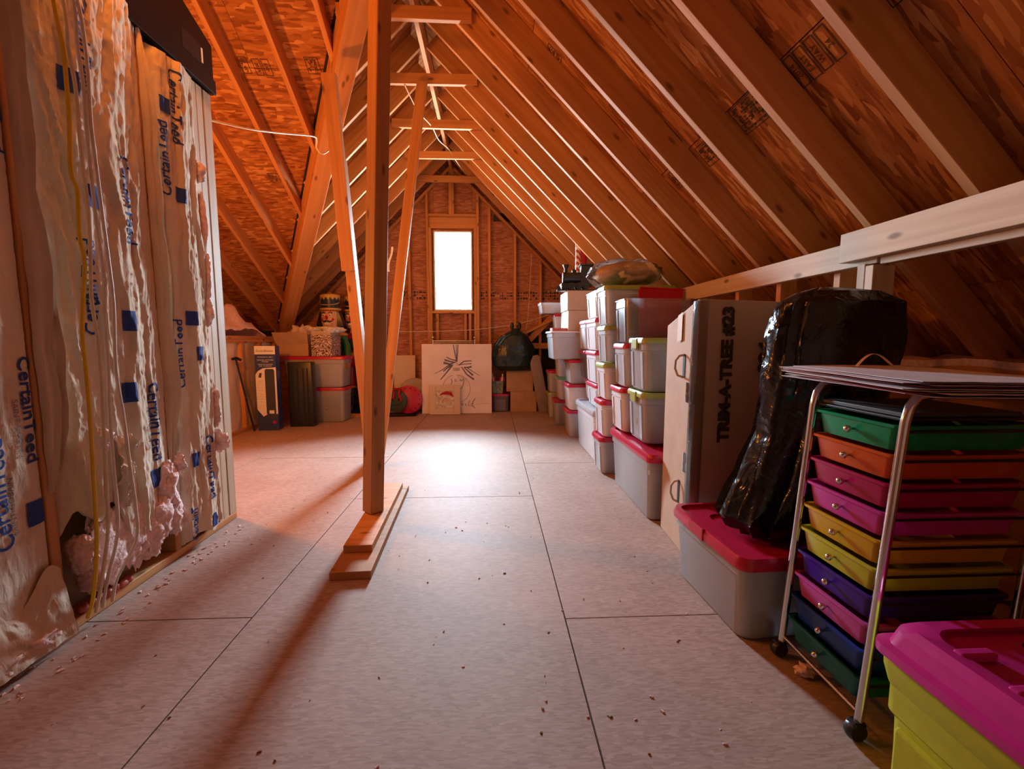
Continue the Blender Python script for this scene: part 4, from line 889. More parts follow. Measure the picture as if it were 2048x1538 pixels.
# papers on the cart
for i in range(9):
    rr = random.Random(i); z = 0.968 + 0.0042 * i; a = math.radians(rr.uniform(-5, 5))
    mb = MB().sheet(12, 12, lambda u, v: (-0.185 + 0.37 * u + 0.0, -0.30 + 0.60 * v, 0.004 * math.sin(3 * u) * v + 0.0012 * fbm(u * 3, v * 3, 2)), (0, 0, 0.0012))
    o = solo('paper_sheet', mb, ('paper', 'paper_red', 'paper', 'cream', 'paper', 'paper_red', 'paper', 'paper', 'paper')[i], 
             ('bottom pale sheet', 'red sheet second from the bottom', 'pale sheet third from the bottom', 'cream sheet fourth from the bottom', 'pale sheet right in the middle', 'red sheet fourth from the top', 'pale sheet third from the top', 'pale sheet second from the top', 'topmost pale sheet')[i] + ' of the paper pile on the drawer cart', 'paper', (1.15 + rr.uniform(-0.02, 0.02), 1.18 + rr.uniform(-0.02, 0.02), z), a + math.radians(-9), group='sheets piled on the cart', smooth=60)
o = solo('paper_ribbon', MB().sheet(30, 4, lambda u, v: (-0.11 + 0.22 * u, 0.012 * v + 0.03 * u, 0.002 + 0.045 * max(0, math.sin(u * 5.2)) * (1 - u * 0.6)), (0, 0.0, 0.001)), 'cream', 'curled strip of cream paper on the sheets of the cart', 'paper strip', (1.25, 1.33, 1.008), smooth=60)
solo('folder', MB().box(-0.165, -0.14, 0, 0.165, 0.14, 0.012), 'dark_grey', 'dark folder on the tray under the paper pile', 'folder', (1.235, 1.235, 0.889), bevel=0.002)

# ------------------------------------------------------------------ yellow chest with pink lid
ch = thing('toy_chest', 'yellow plastic chest with hot pink lid in the near right corner', 'chest', (1.19, 0.72, 0.0))
M['chest_yellow'] = plain('chest_yellow', (0.48, 0.42, 0.012), 0.35)
M['chest_pink'] = plain('chest_pink', (0.55, 0.02, 0.19), 0.3)
hx, hy = 0.275, 0.235
part('body', MB().loft([rrect(hx - 0.035, hy - 0.03, 0.03, 0), rrect(hx - 0.03, hy - 0.025, 0.03, 0.01), rrect(hx - 0.026, hy - 0.02, 0.03, 0.21), rrect(hx - 0.016, hy - 0.012, 0.03, 0.225), rrect(hx - 0.016, hy - 0.012, 0.03, 0.285), rrect(hx - 0.012, hy - 0.008, 0.03, 0.295), rrect(hx - 0.002, hy - 0.002, 0.035, 0.33), rrect(hx, hy, 0.035, 0.375), rrect(hx - 0.006, hy - 0.006, 0.035, 0.375), rrect(hx - 0.04, hy - 0.04, 0.03, 0.02)]), 'chest_yellow', ch, smooth=30)
part('moulded_panel', MB().box(-hx + 0.012, -hy + 0.06, 0.03, -hx + 0.03, hy - 0.05, 0.20), 'chest_yellow', ch, bevel=0.008)
lid = part('lid', MB().loft([rrect(hx + 0.004, hy + 0.004, 0.04, 0.362), rrect(hx + 0.012, hy + 0.012, 0.04, 0.364), rrect(hx + 0.012, hy + 0.012, 0.04, 0.385), rrect(hx - 0.006, hy - 0.002, 0.045, 0.390), rrect(hx - 0.012, hy - 0.012, 0.05, 0.425), rrect(hx - 0.03, hy - 0.03, 0.05, 0.44), rrect(hx - 0.06, hy - 0.06, 0.05, 0.441), rrect(hx - 0.09, hy - 0.05, 0.04, 0.425), rrect(hx - 0.2, hy - 0.15, 0.03, 0.424)]), 'chest_pink', ch, smooth=30)
for y in (-0.1, 0.0, 0.1): part('lid_ridge', MB().box(-hx + 0.05, y - 0.012, 0.425, -hx + 0.13, y + 0.012, 0.445), 'chest_pink', lid, bevel=0.006)
solo('plastic_strap', MB().box(-0.16, -0.012, 0, 0.16, 0.012, 0.01), 'black_plastic', 'black plastic strap lying across the pink chest lid', 'strap', (1.28, 0.80, 0.442), math.radians(-8), bevel=0.002)
# ------------------------------------------------------------------ far end of the attic
cv = thing('canvas_print', 'big square canvas with a striped bow and the word joy under the window', 'picture', (-0.515, 6.545, 0.004), rot=(math.radians(-4), 0, 0))
CS = 0.515
part('stretcher', MB().box(-CS, 0.0, 0, CS, 0.035, 2 * CS), 'canvas_cloth', cv, bevel=0.003)
def cpt(x, y, off=0.0015): return (-CS + (x - 30) / 1013.0 * 2 * CS, -off, 2 * CS - (y - 205) / 1020.0 * 2 * CS)
def stroke(mb, pts, w0, w1=None, off=0.0015):
    w1 = w0 if w1 is None else w1; P = [Vector(p) for p in pts]; n = len(P); A = []; B = []
    for i, p in enumerate(P):
        t = (P[min(i + 1, n - 1)] - P[max(i - 1, 0)]).normalized(); q = Vector((-t.y, t.x)); w = (w0 + (w1 - w0) * i / (n - 1)) / 2
        A.append(cpt(*(p + q * w), off)); B.append(cpt(*(p - q * w), off))
    mb.add(A + B, [(i, i + 1, n + i + 1, n + i) for i in range(n - 1)])
def arc(cx, cy, rx, ry, a0, a1, n=14): return [(cx + rx * math.cos(math.radians(a0 + (a1 - a0) * k / n)), cy + ry * math.sin(math.radians(a0 + (a1 - a0) * k / n))) for k in range(n + 1)]
V2 = Vector
mb = MB()
for pts, a, b in (([(487, 212), (510, 340), (535, 465)], 14, 14), ([(530, 212), (535, 465)], 10, 12), ([(557, 212), (540, 465)], 14, 14),
    ([(387, 395), (450, 428), (528, 448)], 12, 18), ([(360, 435), (440, 462), (520, 475)], 26, 14), ([(345, 478), (440, 500), (528, 466)], 34, 12), ([(215, 640), (330, 580), (440, 500)], 6, 16),
    ([(340, 605), (400, 555), (460, 508)], 16, 24), ([(300, 728), (390, 620), (478, 508)], 12, 26), ([(568, 516), (640, 458), (752, 450)], 18, 16), ([(560, 512), (640, 500), (752, 492)], 10, 14),
    ([(640, 545), (700, 548), (752, 536)], 14, 28), ([(605, 540), (680, 650), (785, 725)], 14, 26), ([(640, 548), (700, 600), (772, 665)], 12, 28), ([(680, 548), (770, 610), (868, 668)], 14, 6), ([(530, 480), (555, 512), (580, 510)], 8, 8)):
    stroke(mb, [V2(p) for p in pts], a, b)
part('painted_bow', mb, 'ink_grey', cv)
mb = MB()
for pts, w in (([(452, 708), (464, 740), (462, 780), (448, 796)], 9), (arc(518, 738, 12, 17, 0, 360), 7), ([(582, 718), (592, 748), (615, 738), (632, 693), (637, 740), (630, 800), (600, 862)], 10), ([(530, 755), (600, 735), (690, 715)], 3),
    (arc(612, 1088, 12, 16, 0, 360), 7), ([(655, 1100), (662, 1075), (668, 1118)], 7), ([(722, 1035), (703, 1075), (702, 1112), (722, 1112)], 8), (arc(752, 1098, 14, 20, 0, 360), 7), ([(802, 1003), (770, 1050), (765, 1110), (797, 1147)], 10), ([(815, 1095), (900, 1078), (1010, 1080)], 3)):
    stroke(mb, [V2(p) for p in pts], w)
part('painted_script', mb, 'ink_grey', cv)
M['taupe'] = plain('taupe', (0.52, 0.44, 0.42), 0.8, var=0.12, nscale=12)
mb = MB(); stroke(mb, [V2(p) for p in arc(530, 860, 200, 205, -75, 255, 36)], 10, 10, 0.001); stroke(mb, [(480, 575), (580, 575)], 46, 46, 0.001)
for a in range(0, 6): stroke(mb, [V2(p) for p in arc(530, 860, 30 + 28 * a, 205, -90, -40 + 6 * a, 10)], 4, 4, 0.001)
part('painted_bauble', mb, 'taupe', cv)
fr = thing('framed_picture', 'small cream framed picture with a red patch leaning on the big canvas', 'picture', (-0.685, 6.46, 0.004), rot=(math.radians(-5), 0, 0))
for bxx in ((-0.222, 0, 0, -0.135, 0.03, 0.43), (0.135, 0, 0, 0.222, 0.03, 0.43), (-0.135, 0, 0, 0.135, 0.03, 0.085), (-0.135, 0, 0.345, 0.135, 0.03, 0.43)): part('frame_rail', MB().box(*bxx), 'cream', fr, bevel=0.004)
M['swirl'] = plain('swirl', (0.68, 0.60, 0.50), 0.8, var=0.35, nscale=22)
part('picture_panel', MB().box(-0.135, 0.015, 0.085, 0.135, 0.022, 0.345), 'swirl', fr)
part('red_patch', MB().prism([(-0.09, 0.0135, 0.275), (-0.04, 0.0135, 0.325), (0.03, 0.0135, 0.342), (0.1, 0.0135, 0.325), (0.13, 0.0135, 0.255), (0.05, 0.0135, 0.29), (-0.03, 0.0135, 0.292)], (0, 0.001, 0)), 'red_cloth', fr)
part('pale_patch', MB().prism([(-0.06, 0.0135, 0.225), (0.07, 0.0135, 0.225), (0.06, 0.0135, 0.19), (-0.05, 0.0135, 0.185)], (0, 0.001, 0)), 'tan_cloth', fr)
ck = thing('chrome_stand', 'chrome stand with two ball tips behind the big canvas', 'stand', (-0.57, 6.78, 0.0))
for x in (-0.315, 0.315):
    part('upright', MB().tube([(x, 0, 0), (x, 0, 1.10)], 0.009, 10), 'chrome', ck, smooth=60)
    part('finial', MB().ball((x, 0, 1.125), 0.022), 'chrome', ck, smooth=60)
for z, r in ((1.075, 0.010), (1.045, 0.008), (0.3, 0.008)): part('cross_bar', MB().tube([(-0.315, 0, z), (0.315, 0, z)], r, 10), 'chrome', ck, smooth=60)
# right of the canvas
carton('cardboard_box', 0.285, 0.685, 6.70, 6.93, 0.0, 0.308, 'cardboard', 'lower brown carton under the tied dark bag by the far wall', tape=False)
carton('cardboard_box', 0.225, 0.63, 6.70, 6.93, 0.31, 0.63, 'cardboard', 'upper brown carton carrying the tied dark bag', tape=False)
fb = thing('trash_bag', 'tied dark teal plastic bag on the brown cartons', 'bag', (0.33, 6.72, 0.632))
part('sack', bag('trash_bag', [(0.0, 0, 0, 0.2, 0.11), (0.07, 0, 0, 0.29, 0.16), (0.22, 0, 0, 0.32, 0.18), (0.38, 0, 0, 0.29, 0.16), (0.52, 0.02, 0, 0.19, 0.12), (0.60, 0.03, 0, 0.07, 0.05), (0.63, 0.03, 0, 0.035, 0.03)], 'bag_teal', '', (0, 0, 0), 8.0, n=48, m=36, fold=0.10), 'bag_teal', fb, smooth=60)
for a in (-0.05, 0.06): part('tied_ear', MB().ball((0.03 + a, 0, 0.665), (0.028, 0.018, 0.055), 12, 8, lambda d: 1 + 0.3 * fbm(d.x * 3 + a * 50, d.y * 3, d.z * 3)), 'bag_teal', fb, smooth=60)
sm = thing('storage_tote', 'small clear tote with red lid and pale paper beside the big canvas', 'storage tote', (0.13, 6.79, 0.0), 0, 'plastic storage totes')
tote_parts(sm, 0.135, 0.10, 0.275, 'red_lid', 'glassy', lid_h=0.03, latch=False, rib=False)
solo('paper_bundle', MB().box(-0.09, -0.05, 0, 0.09, 0.05, 0.17), 'paper', 'pale pink paper inside the small red lidded tote by the canvas', 'paper', (0.12, 6.79, 0.015), bevel=0.01)
M['green_print'] = plain('green_print', (0.20, 0.27, 0.21), 0.6, var=0.6, nscale=26)
solo('gift_box', MB().loft([rrect(0.075, 0.06, 0.01, 0), rrect(0.09, 0.07, 0.01, 0.19), rrect(0.086, 0.066, 0.01, 0.19), rrect(0.07, 0.055, 0.01, 0.02)]), 'green_print', 'grey green patterned gift box on the small red lidded tote', 'gift box', (0.09, 6.79, 0.277), smooth=30)
for i, (dx, rz_, lb) in enumerate(((-0.055, -0.25, 'red wrapped present with white ribbon standing left in the gift box'), (0.055, 0.25, 'red wrapped present with white ribbon standing right in the gift box'))):
    gp = thing('gift_parcel', lb, 'present', (0.09 + dx * 0.8, 6.79, 0.30), rot=(0, rz_ * 0.5, 0), group='red presents')
    part('wrapped_box', MB().box(-0.035, -0.04, 0, 0.035, 0.04, 0.23), 'red_lid', gp, bevel=0.004)
    part('ribbon', MB().box(-0.008, -0.0415, 0, 0.008, 0.0415, 0.232), 'white_label', gp)
    part('bow', MB().ball((0, -0.02, 0.255), (0.012, 0.03, 0.03)), 'white_label', gp, smooth=60)
sb = thing('foam_slab', 'grey brown slab leaning at the end of the tote stacks', 'slab', (0.80, 6.62, 0.006), rot=(0, math.radians(-11), 0))
part('slab_body', MB().loft([rrect(0.075, 0.03, 0.02, 0.0), rrect(0.085, 0.03, 0.02, 0.02), rrect(0.085, 0.03, 0.02, 0.83), rrect(0.06, 0.025, 0.02, 0.87)]), 'slab', sb, smooth=40)
# left of the canvas
solo('plywood_sheet', MB().box(-0.16, 0, 0, 0.16, 0.012, 0.86), 'cream', 'pale tan board leaning against the far wall left of the canvas', 'board', (-1.33, 6.80, 0.004), rot=(math.radians(-8), 0, math.radians(4)), bevel=0.003)
solo('round_tray', MB().lathe([(0.01, 0.0), (0.24, 0.0), (0.255, 0.02), (0.235, 0.02), (0.01, 0.008)], 36, (0, 0, 0), 'y'), 'taupe', 'pale round tray leaning behind the red disc', 'tray', (-1.17, 6.78, 0.262), rot=(math.radians(-8), 0, 0), smooth=40)
solo('boot_tray', MB().loft([rrect(0.26, 0.13, 0.03, 0), rrect(0.28, 0.14, 0.03, 0.02), rrect(0.27, 0.13, 0.03, 0.02), rrect(0.25, 0.12, 0.03, 0.006)]), 'black_plastic', 'flat black tray on the floor left of the canvas', 'tray', (-1.36, 6.46, 0.0), 0.1, smooth=30)
rd = thing('ornament_disc', 'big red dotted ornament disc standing left of the canvas', 'ornament', (-1.22, 6.50, 0.225), rot=(math.radians(-10), 0, math.radians(6)))
part('disc', MB().lathe([(0.01, -0.02), (0.19, -0.02), (0.205, -0.008), (0.205, 0.02), (0.01, 0.025)], 36, (0, 0, 0), 'y'), 'red_lid', rd, smooth=40)
for k in range(14):
    a = k * 0.449; part('dot', MB().lathe([(0.009, -0.024), (0.009, -0.0195)], 10, (0.165 * math.cos(a), 0, 0.165 * math.sin(a)), 'y'), 'black_matte', rd)
M['dark_green'] = plain('dark_green', (0.03, 0.06, 0.045), 0.6)
gd = thing('ornament_disc', 'dark green button ornament with red ribbon before the red disc', 'ornament', (-1.38, 6.42, 0.215), rot=(math.radians(-8), 0, math.radians(-6)))
part('disc', MB().lathe([(0.01, -0.02), (0.14, -0.02), (0.16, -0.008), (0.16, 0.015), (0.01, 0.02)], 32, (0, 0, 0), 'y'), 'dark_green', gd, smooth=40)
for s in (-1, 1): part('button', MB().lathe([(0.02, -0.026), (0.02, -0.0195)], 14, (s * 0.05, 0, 0.02), 'y'), 'black_matte', gd)
part('smile', MB().tube([(-0.09, -0.022, -0.02), (-0.04, -0.022, -0.06), (0.04, -0.022, -0.06), (0.09, -0.022, -0.02)], 0.005, 6), 'black_matte', gd)
part('ribbon', MB().tube([(-0.03, -0.03, 0.03), (-0.02, -0.035, 0.12), (-0.06, -0.035, 0.19), (0.02, -0.035, 0.17), (0.07, -0.035, 0.19), (0.05, -0.035, 0.10), (0.09, -0.03, 0.0)], 0.018, 8), 'red_bright', gd, smooth=60)

# ------------------------------------------------------------------ left group before the alcove
fbx = thing('fan_carton', 'navy and white tower fan carton by the left alcove', 'carton', (-2.70, 5.43, 0.0), math.radians(4))
part('body', MB().box(-0.118, 0, 0, 0.118, 0.13, 1.02), 'navy', fbx, bevel=0.003)
def dec(nm, mat, pts, off=0.002): part(nm, MB().prism([(x, -off, z) for x, z in pts], (0, off * 0.8, 0)), mat, fbx)
def rect(x0, x1, z0, z1): return [(x0, z0), (x1, z0), (x1, z1), (x0, z1)]
dec('white_band', 'white_label', rect(-0.117, 0.117, 0.92, 1.019))
dec('white_field', 'white_label', [(-0.117, 0.26), (-0.117, 0.68), (-0.09, 0.72), (-0.03, 0.755), (0.117, 0.765), (0.117, 0.20), (0.0, 0.20), (-0.05, 0.17)])
dec('fan_picture', 'dark_grey', [(-0.012, 0.20), (-0.012, 0.725), (0.0, 0.745), (0.085, 0.745), (0.097, 0.725), (0.097, 0.20)], 0.003)
dec('fan_picture', 'dark_grey', [(-0.04, 0.155), (-0.02, 0.185), (0.105, 0.185), (0.117, 0.16), (0.08, 0.145), (0.0, 0.145)], 0.003)
dec('remote_picture', 'dark_grey', [(-0.085, 0.645), (-0.07, 0.70), (-0.045, 0.695), (-0.055, 0.64)], 0.003)
dec('picture_label', 'white_label', rect(0.02, 0.075, 0.205, 0.245), 0.004)
dec('seal', 'red_cloth', rect(0.055, 0.09, 0.085, 0.115), 0.003)
for z in (0.60, 0.57, 0.52, 0.49, 0.44, 0.38, 0.35, 0.30): dec('fine_print', 'paper', rect(-0.095, -0.035, z, z + 0.004), 0.003)
for txt, z, ln, ht, mt in (('SereneBreeze', 0.963, 0.19, 0.026, 'ink'), ('POWERFUL FAN', 0.888, 0.165, 0.014, 'white_label'), ('OSCILLATING', 0.853, 0.185, 0.016, 'white_label'), ('TOWER', 0.832, 0.075, 0.014, 'white_label'), ('VENTILADOR', 0.80, 0.17, 0.014, 'white_label'), ('DE TORRE', 0.78, 0.14, 0.014, 'white_label')):
    text_part('carton_lettering', txt, 0.1, lambda u, v, z=z: (u, -0.0032, z + v), mt, fbx, fit=(ln, ht))
part('side_window', MB().box(0.1183, 0.03, 0.62, 0.119, 0.09, 0.72), 'ink_grey', fbx)
cn = thing('walking_cane', 'thin black cane leaning on the alcove knee wall', 'cane', (-2.855, 5.40, 0.0))
part('shaft', MB().tube([(0.0, 0.0, 0.0), (-0.065, -0.18, 0.87)], 0.011, 8), 'black_plastic', cn, smooth=60)
part('grip', MB().tube([(-0.07, -0.24, 0.875), (-0.065, -0.18, 0.885), (-0.03, -0.14, 0.86)], 0.016, 8), 'black_plastic', cn, smooth=60)
bl = thing('louvre_panel', 'black slotted tower unit between the fan carton and the totes', 'appliance', (-2.40, 5.72, 0.0), math.radians(3))
part('body', MB().loft([rrect(0.15, 0.07, 0.02, 0), rrect(0.15, 0.07, 0.02, 0.80), rrect(0.145, 0.065, 0.02, 0.815)]), 'black_plastic', bl, smooth=40)
for x in (-0.09, -0.03, 0.04, 0.09): part('slot', MB().box(x - 0.008, -0.0745, 0.06, x + 0.008, -0.0695, 0.74), 'black_matte', bl)
t = thing('storage_tote', 'lower clear tote with red lid left of the post', 'storage tote', (-2.225, 6.12, 0.004), 0, 'plastic storage totes')
tote_parts(t, 0.275, 0.19, 0.46, 'red_lid', 'clear_thin', lid_h=0.04, latch=False, rib=False)
t = thing('storage_tote', 'wide upper tote with red lid carrying the patterned box', 'storage tote', (-2.335, 6.13, 0.466), 0, 'plastic storage totes')
tote_parts(t, 0.40, 0.20, 0.41, 'red_lid', 'clear_thin', lid_h=0.04, latch=False, rib=False)
bundle('cloth_bundle', 'grey_cloth', 'fluffy grey bundle inside the lower tote left of the post', 'cloth', (-2.22, 6.10, 0.02), (0.19, 0.12, 0.12), 11.0, 0.4)
solo('packing_carton', MB().box(-0.2, -0.08, 0, 0.2, 0.08, 0.27), 'cardboard_pale', 'carton inside the wide upper tote left of the post', 'carton', (-2.2, 6.12, 0.482), bevel=0.004)
ob = thing('open_carton', 'open brown carton with raised flaps on the wide upper tote', 'carton', (-2.61, 6.12, 0.878))
part('body', MB().box(-0.20, -0.14, 0, 0.20, 0.14, 0.16), 'cardboard', ob, bevel=0.004)
part('front_flap', MB().prism([(-0.215, -0.142, 0.16), (0.20, -0.142, 0.16), (0.215, -0.20, 0.31), (-0.235, -0.20, 0.31)], (0, 0.004, 0.001)), 'cardboard', ob)
part('back_flap', MB().prism([(-0.2, 0.142, 0.16), (0.2, 0.142, 0.16), (0.2, 0.18, 0.33), (-0.2, 0.18, 0.33)], (0, 0.004, 0.001)), 'cardboard', ob)
part('packing_paper', MB().ball((0.06, 0.0, 0.25), (0.14, 0.1, 0.14), 22, 14, lambda d: 1 + 0.5 * fbm(d.x * 3, d.y * 3, d.z * 3)), 'paper', ob, smooth=40)
m_, nt_, b_ = new_mat('damask')
tcn = N(nt_, 'ShaderNodeTexCoord'); wv = N(nt_, 'ShaderNodeTexWave', wave_type='RINGS', rings_direction='SPHERICAL', Scale=17.0, Distortion=9.0, Detail=1.5); wv.inputs['Detail Scale'].default_value = 1.6
L(nt_, tcn.outputs['Object'], wv.inputs['Vector']); rp_ = ramp(nt_, [(0.47, (0.72, 0.62, 0.56)), (0.53, (0.12, 0.05, 0.035))]); L(nt_, wv.outputs[0], rp_.inputs[0]); L(nt_, rp_.outputs[0], b_.inputs['Base Color'])
M['damask'] = m_
pb = thing('patterned_box', 'scroll patterned gift box with tissue on the wide upper tote', 'gift box', (-2.21, 6.07, 0.878), math.radians(-6))
part('body', MB().loft([rrect(0.135, 0.14, 0.008, 0), rrect(0.14, 0.145, 0.008, 0.28), rrect(0.136, 0.141, 0.008, 0.28), rrect(0.13, 0.135, 0.008, 0.01)]), 'damask', pb, smooth=30)
part('inner_liner', MB().box(-0.13, -0.135, 0.02, 0.13, 0.135, 0.33), 'cardboard_pale', pb, bevel=0.003)
for i, (x, y, r) in enumerate(((-0.10, -0.06, 0.09), (0.0, 0.02, 0.11), (0.11, -0.08, 0.10), (0.16, 0.02, 0.09))):
    part('tissue_paper', MB().ball((x, y, 0.345), (r, r, r * 0.4), 22, 14, lambda d: 1 + 0.55 * fbm(d.x * 3 + i, d.y * 3, d.z * 3)), 'white_lid', pb, smooth=40)
# nutcracker figures
M['skin'] = plain('skin', (0.72, 0.42, 0.30), 0.4); M['gold'] = plain('gold', (0.60, 0.36, 0.06), 0.35); M['hair'] = plain('hair', (0.015, 0.017, 0.022), 0.3)
M['hat_navy'] = plain('hat_navy', (0.025, 0.035, 0.06), 0.3); M['coat_green'] = plain('coat_green', (0.02, 0.14, 0.035), 0.25); M['coat_red'] = plain('coat_red', (0.38, 0.015, 0.03), 0.3)
def nutcracker(loc, rz, coat, trousers, vest, label):
    t = thing('nutcracker_figure', label, 'figurine', loc, rz, 'nutcracker figures')
    part('stand', MB().loft([rrect(0.17, 0.14, 0.03, 0), rrect(0.17, 0.14, 0.03, 0.05)]), 'black_plastic', t, smooth=40)
    for s in (-1, 1):
        part('boot', MB().loft([rrect(0.06, 0.11, 0.03, 0.05, cx=s * 0.08, cy=-0.02), rrect(0.06, 0.10, 0.03, 0.10, cx=s * 0.08, cy=-0.01), rrect(0.055, 0.06, 0.03, 0.13, cx=s * 0.08), rrect(0.065, 0.065, 0.03, 0.36, cx=s * 0.08), rrect(0.055, 0.055, 0.03, 0.36, cx=s * 0.08)]), 'black_plastic', t, smooth=40)
        part('leg', MB().lathe([(0.05, 0.36), (0.065, 0.45), (0.075, 0.68), (0.06, 0.74)], 16, (s * 0.08, 0, 0)), trousers, t, smooth=50)
        part('knee_trim', MB().lathe([(0.064, 0.37), (0.072, 0.385), (0.064, 0.40)], 14, (s * 0.08, 0, 0)), 'gold', t, smooth=50)
        arm = part('arm', MB().tube([(s * 0.17, 0, 1.14), (s * 0.22, -0.01, 1.0), (s * 0.235, -0.04, 0.86), (s * 0.215, -0.09, 0.74)], [0.055, 0.055, 0.048, 0.04], 12), coat, t, smooth=50)
        part('cuff', MB().tube([(s * 0.218, -0.085, 0.755), (s * 0.213, -0.095, 0.715)], 0.047, 12), 'gold', arm, smooth=50)
        part('hand', MB().ball((s * 0.208, -0.105, 0.68), (0.036, 0.04, 0.045)), 'skin', arm, smooth=50)
        part('epaulette', MB().ball((s * 0.165, 0, 1.165), (0.075, 0.075, 0.035)), 'gold', t, smooth=50)
    part('torso', MB().loft([rrect(0.155, 0.11, 0.09, 0.70), rrect(0.16, 0.115, 0.09, 0.80), rrect(0.135, 0.10, 0.08, 0.88), rrect(0.165, 0.12, 0.09, 1.10), rrect(0.14, 0.10, 0.09, 1.17), rrect(0.06, 0.06, 0.05, 1.20)]), coat, t, smooth=50)
    part('vest', MB().ball((0, -0.085, 1.03), (0.075, 0.05, 0.11)), vest, t, smooth=50)
    part('belt', MB().loft([rrect(0.147, 0.108, 0.08, 0.86), rrect(0.147, 0.108, 0.08, 0.90)]), 'black_plastic', t, smooth=50)
    part('buckle', MB().box(-0.03, -0.118, 0.855, 0.03, -0.105, 0.905), 'gold', t, bevel=0.004)
    hd = part('head', MB().lathe([(0.05, 1.18), (0.105, 1.20), (0.125, 1.26), (0.128, 1.34), (0.125, 1.42), (0.09, 1.44)], 24), 'skin', t, smooth=50)
    for s in (-1, 1):
        part('eye', MB().ball((s * 0.045, -0.117, 1.365), (0.018, 0.01, 0.02)), 'white_label', hd, smooth=50)
        part('pupil', MB().ball((s * 0.045, -0.126, 1.363), (0.008, 0.005, 0.010)), 'black_plastic', hd, smooth=50)
        part('eyebrow', MB().tube([(s * 0.02, -0.125, 1.395), (s * 0.05, -0.122, 1.41), (s * 0.075, -0.108, 1.395)], 0.007, 6), 'hair', hd, smooth=50)
        part('moustache', MB().tube([(s * 0.005, -0.13, 1.29), (s * 0.04, -0.128, 1.275), (s * 0.075, -0.112, 1.29)], [0.012, 0.012, 0.004], 8), 'hair', hd, smooth=50)
        part('hair', MB().loft([[(s * (0.115 + a), b, z) for a, b in ((0, -0.06), (0.03 + w, -0.05), (0.035 + w, 0.03), (0.0, 0.06))] for z, w in ((1.42, -0.01), (1.36, 0.01), (1.27, 0.04), (1.22, 0.05), (1.205, 0.03))]), 'hair', hd, smooth=50)
        part('cheek', MB().ball((s * 0.075, -0.102, 1.31), (0.02, 0.012, 0.018)), 'red_lid', hd, smooth=50)
    part('nose', MB().ball((0, -0.135, 1.335), (0.018, 0.026, 0.03)), 'red_bright', hd, smooth=50)
    part('mouth', MB().box(-0.04, -0.128, 1.235, 0.04, -0.115, 1.262), 'white_label', hd, bevel=0.003)
    ht = part('hat', MB().lathe([(0.10, 1.44), (0.125, 1.445), (0.125, 1.47), (0.118, 1.47), (0.135, 1.69), (0.10, 1.70)], 28), 'hat_navy', t, smooth=40)
    part('hat_band', MB().lathe([(0.126, 1.43), (0.142, 1.44), (0.142, 1.468), (0.126, 1.475)], 28), 'gold', ht, smooth=40)
    n = 28; top = []; bot = []
    for k in range(n):
        a = 2 * math.pi * k / n; r = 0.138; top.append((r * 1.0 * math.cos(a), r * math.sin(a), 1.695)); z = 1.64 if k % 2 else 1.60; z = 1.655 if k % 2 else 1.605; bot.append((0.1355 * math.cos(a), 0.1355 * math.sin(a), z))
    part('zigzag_trim', MB().loft([bot, top, [(0.09 * math.cos(2 * math.pi * k / n), 0.09 * math.sin(2 * math.pi * k / n), 1.715) for k in range(n)]], False, True), 'gold', ht)
    part('hat_finial', MB().ball((0, 0, 1.725), (0.03, 0.03, 0.018)), 'gold', ht, smooth=50)
    part('hat_cord', MB().tube([(0.13 * math.cos(math.radians(a)), 0.13 * math.sin(math.radians(a)), 1.52 + 0.05 * ((a + 90) / 90) ** 2) for a in range(-180, 1, 15)], 0.008, 6), 'gold', ht, smooth=50)
    hd.location.z = 0.07; ht.scale.z = 0.82; ht.location.z = 0.332
    part('collar', MB().lathe([(0.06, 1.17), (0.07, 1.2), (0.06, 1.27)], 16), 'gold', t, smooth=50)
    return t
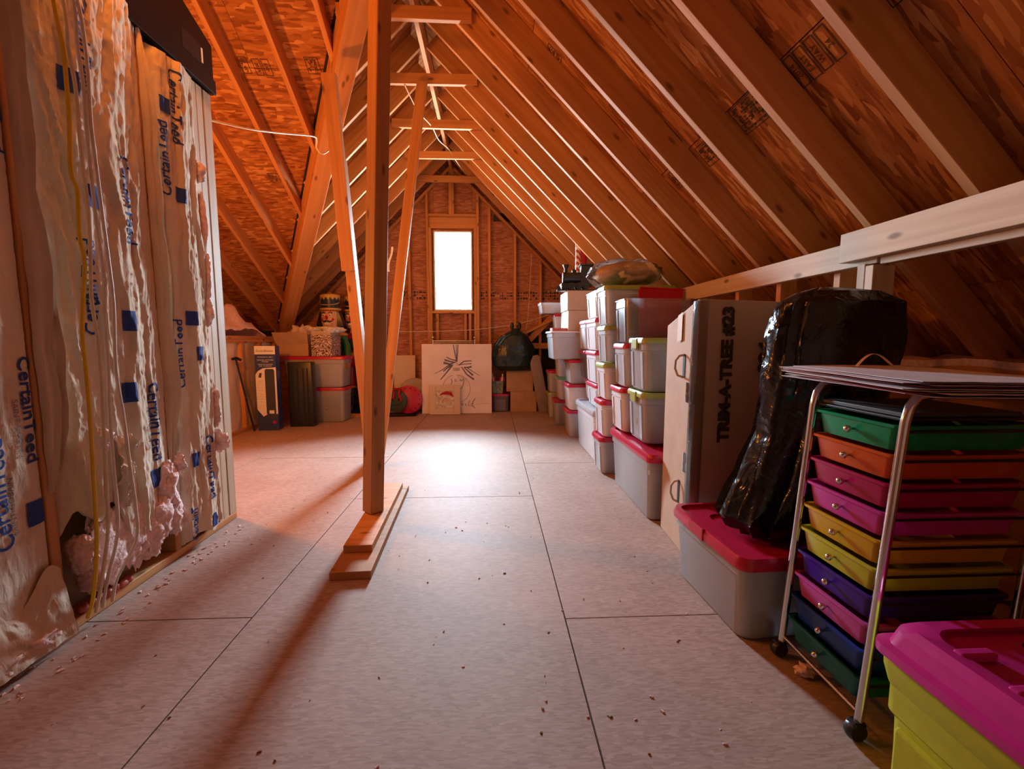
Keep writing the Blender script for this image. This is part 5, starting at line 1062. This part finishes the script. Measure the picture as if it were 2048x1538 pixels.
nutcracker((-2.29, 6.52, 0.0), math.radians(-6), 'coat_green', 'black_plastic', 'coat_red', 'nutcracker figure in a green coat behind the patterned box')
nutcracker((-2.05, 6.805, 0.0), math.radians(-8), 'coat_red', 'coat_red', 'hat_navy', 'nutcracker figure with red trousers half hidden by the post')

# ------------------------------------------------------------------ bits on the floor
rr = random.Random(21); mb = MB(); mc = MB()
def chip(m, x, y, s):
    a = rr.uniform(0, 3.14); c, sn = math.cos(a), math.sin(a); l, w, h = s * rr.uniform(0.7, 1.8), s * rr.uniform(0.4, 0.9), s * rr.uniform(0.3, 0.8)
    pts = [(-l, -w, 0), (l, -w * 0.6, 0), (l * 0.8, w, 0), (-l * 0.7, w, 0), (-l * 0.8, -w * 0.7, h), (l * 0.7, -w * 0.4, h * 0.8), (l * 0.5, w * 0.6, h), (-l * 0.5, w * 0.7, h * 0.7)]
    m.add([(x + px * c - py * sn, y + px * sn + py * c, pz + 0.0003) for px, py, pz in pts], [(0, 3, 2, 1), (4, 5, 6, 7), (0, 1, 5, 4), (1, 2, 6, 5), (2, 3, 7, 6), (3, 0, 4, 7)])
for _ in range(130):
    x, y = rr.uniform(-1.45, 0.8), rr.choice((rr.uniform(0.75, 2.6), rr.uniform(0.75, 3.6)))
    if -0.8 < x < -0.55 and y > 1.9: continue
    chip(mb if rr.random() < 0.5 else mc, x, y, rr.uniform(0.0018, 0.0048))
for _ in range(70): chip(mc, rr.uniform(-1.54, -1.42), rr.uniform(1.25, 2.6), rr.uniform(0.002, 0.008))
tag(part('floor_debris', mb, 'brown_cloth', kind='stuff'), 'scattered dark crumbs and wood chips on the floor', 'debris', kind='stuff')
tag(part('wool_debris', mc, 'fiber', kind='stuff'), 'scattered pale bits of insulation on the floor', 'debris', kind='stuff')
solo('wool_tuft', MB().ball((0, 0, 0.016), (0.032, 0.02, 0.016), 18, 12, lambda d: 1 + 0.7 * fbm(d.x * 4, d.y * 4, d.z * 4, 4)), 'fiber', 'pink tuft of insulation on the floor under the drawer cart', 'tuft', (1.02, 1.30, 0.004), smooth=60)
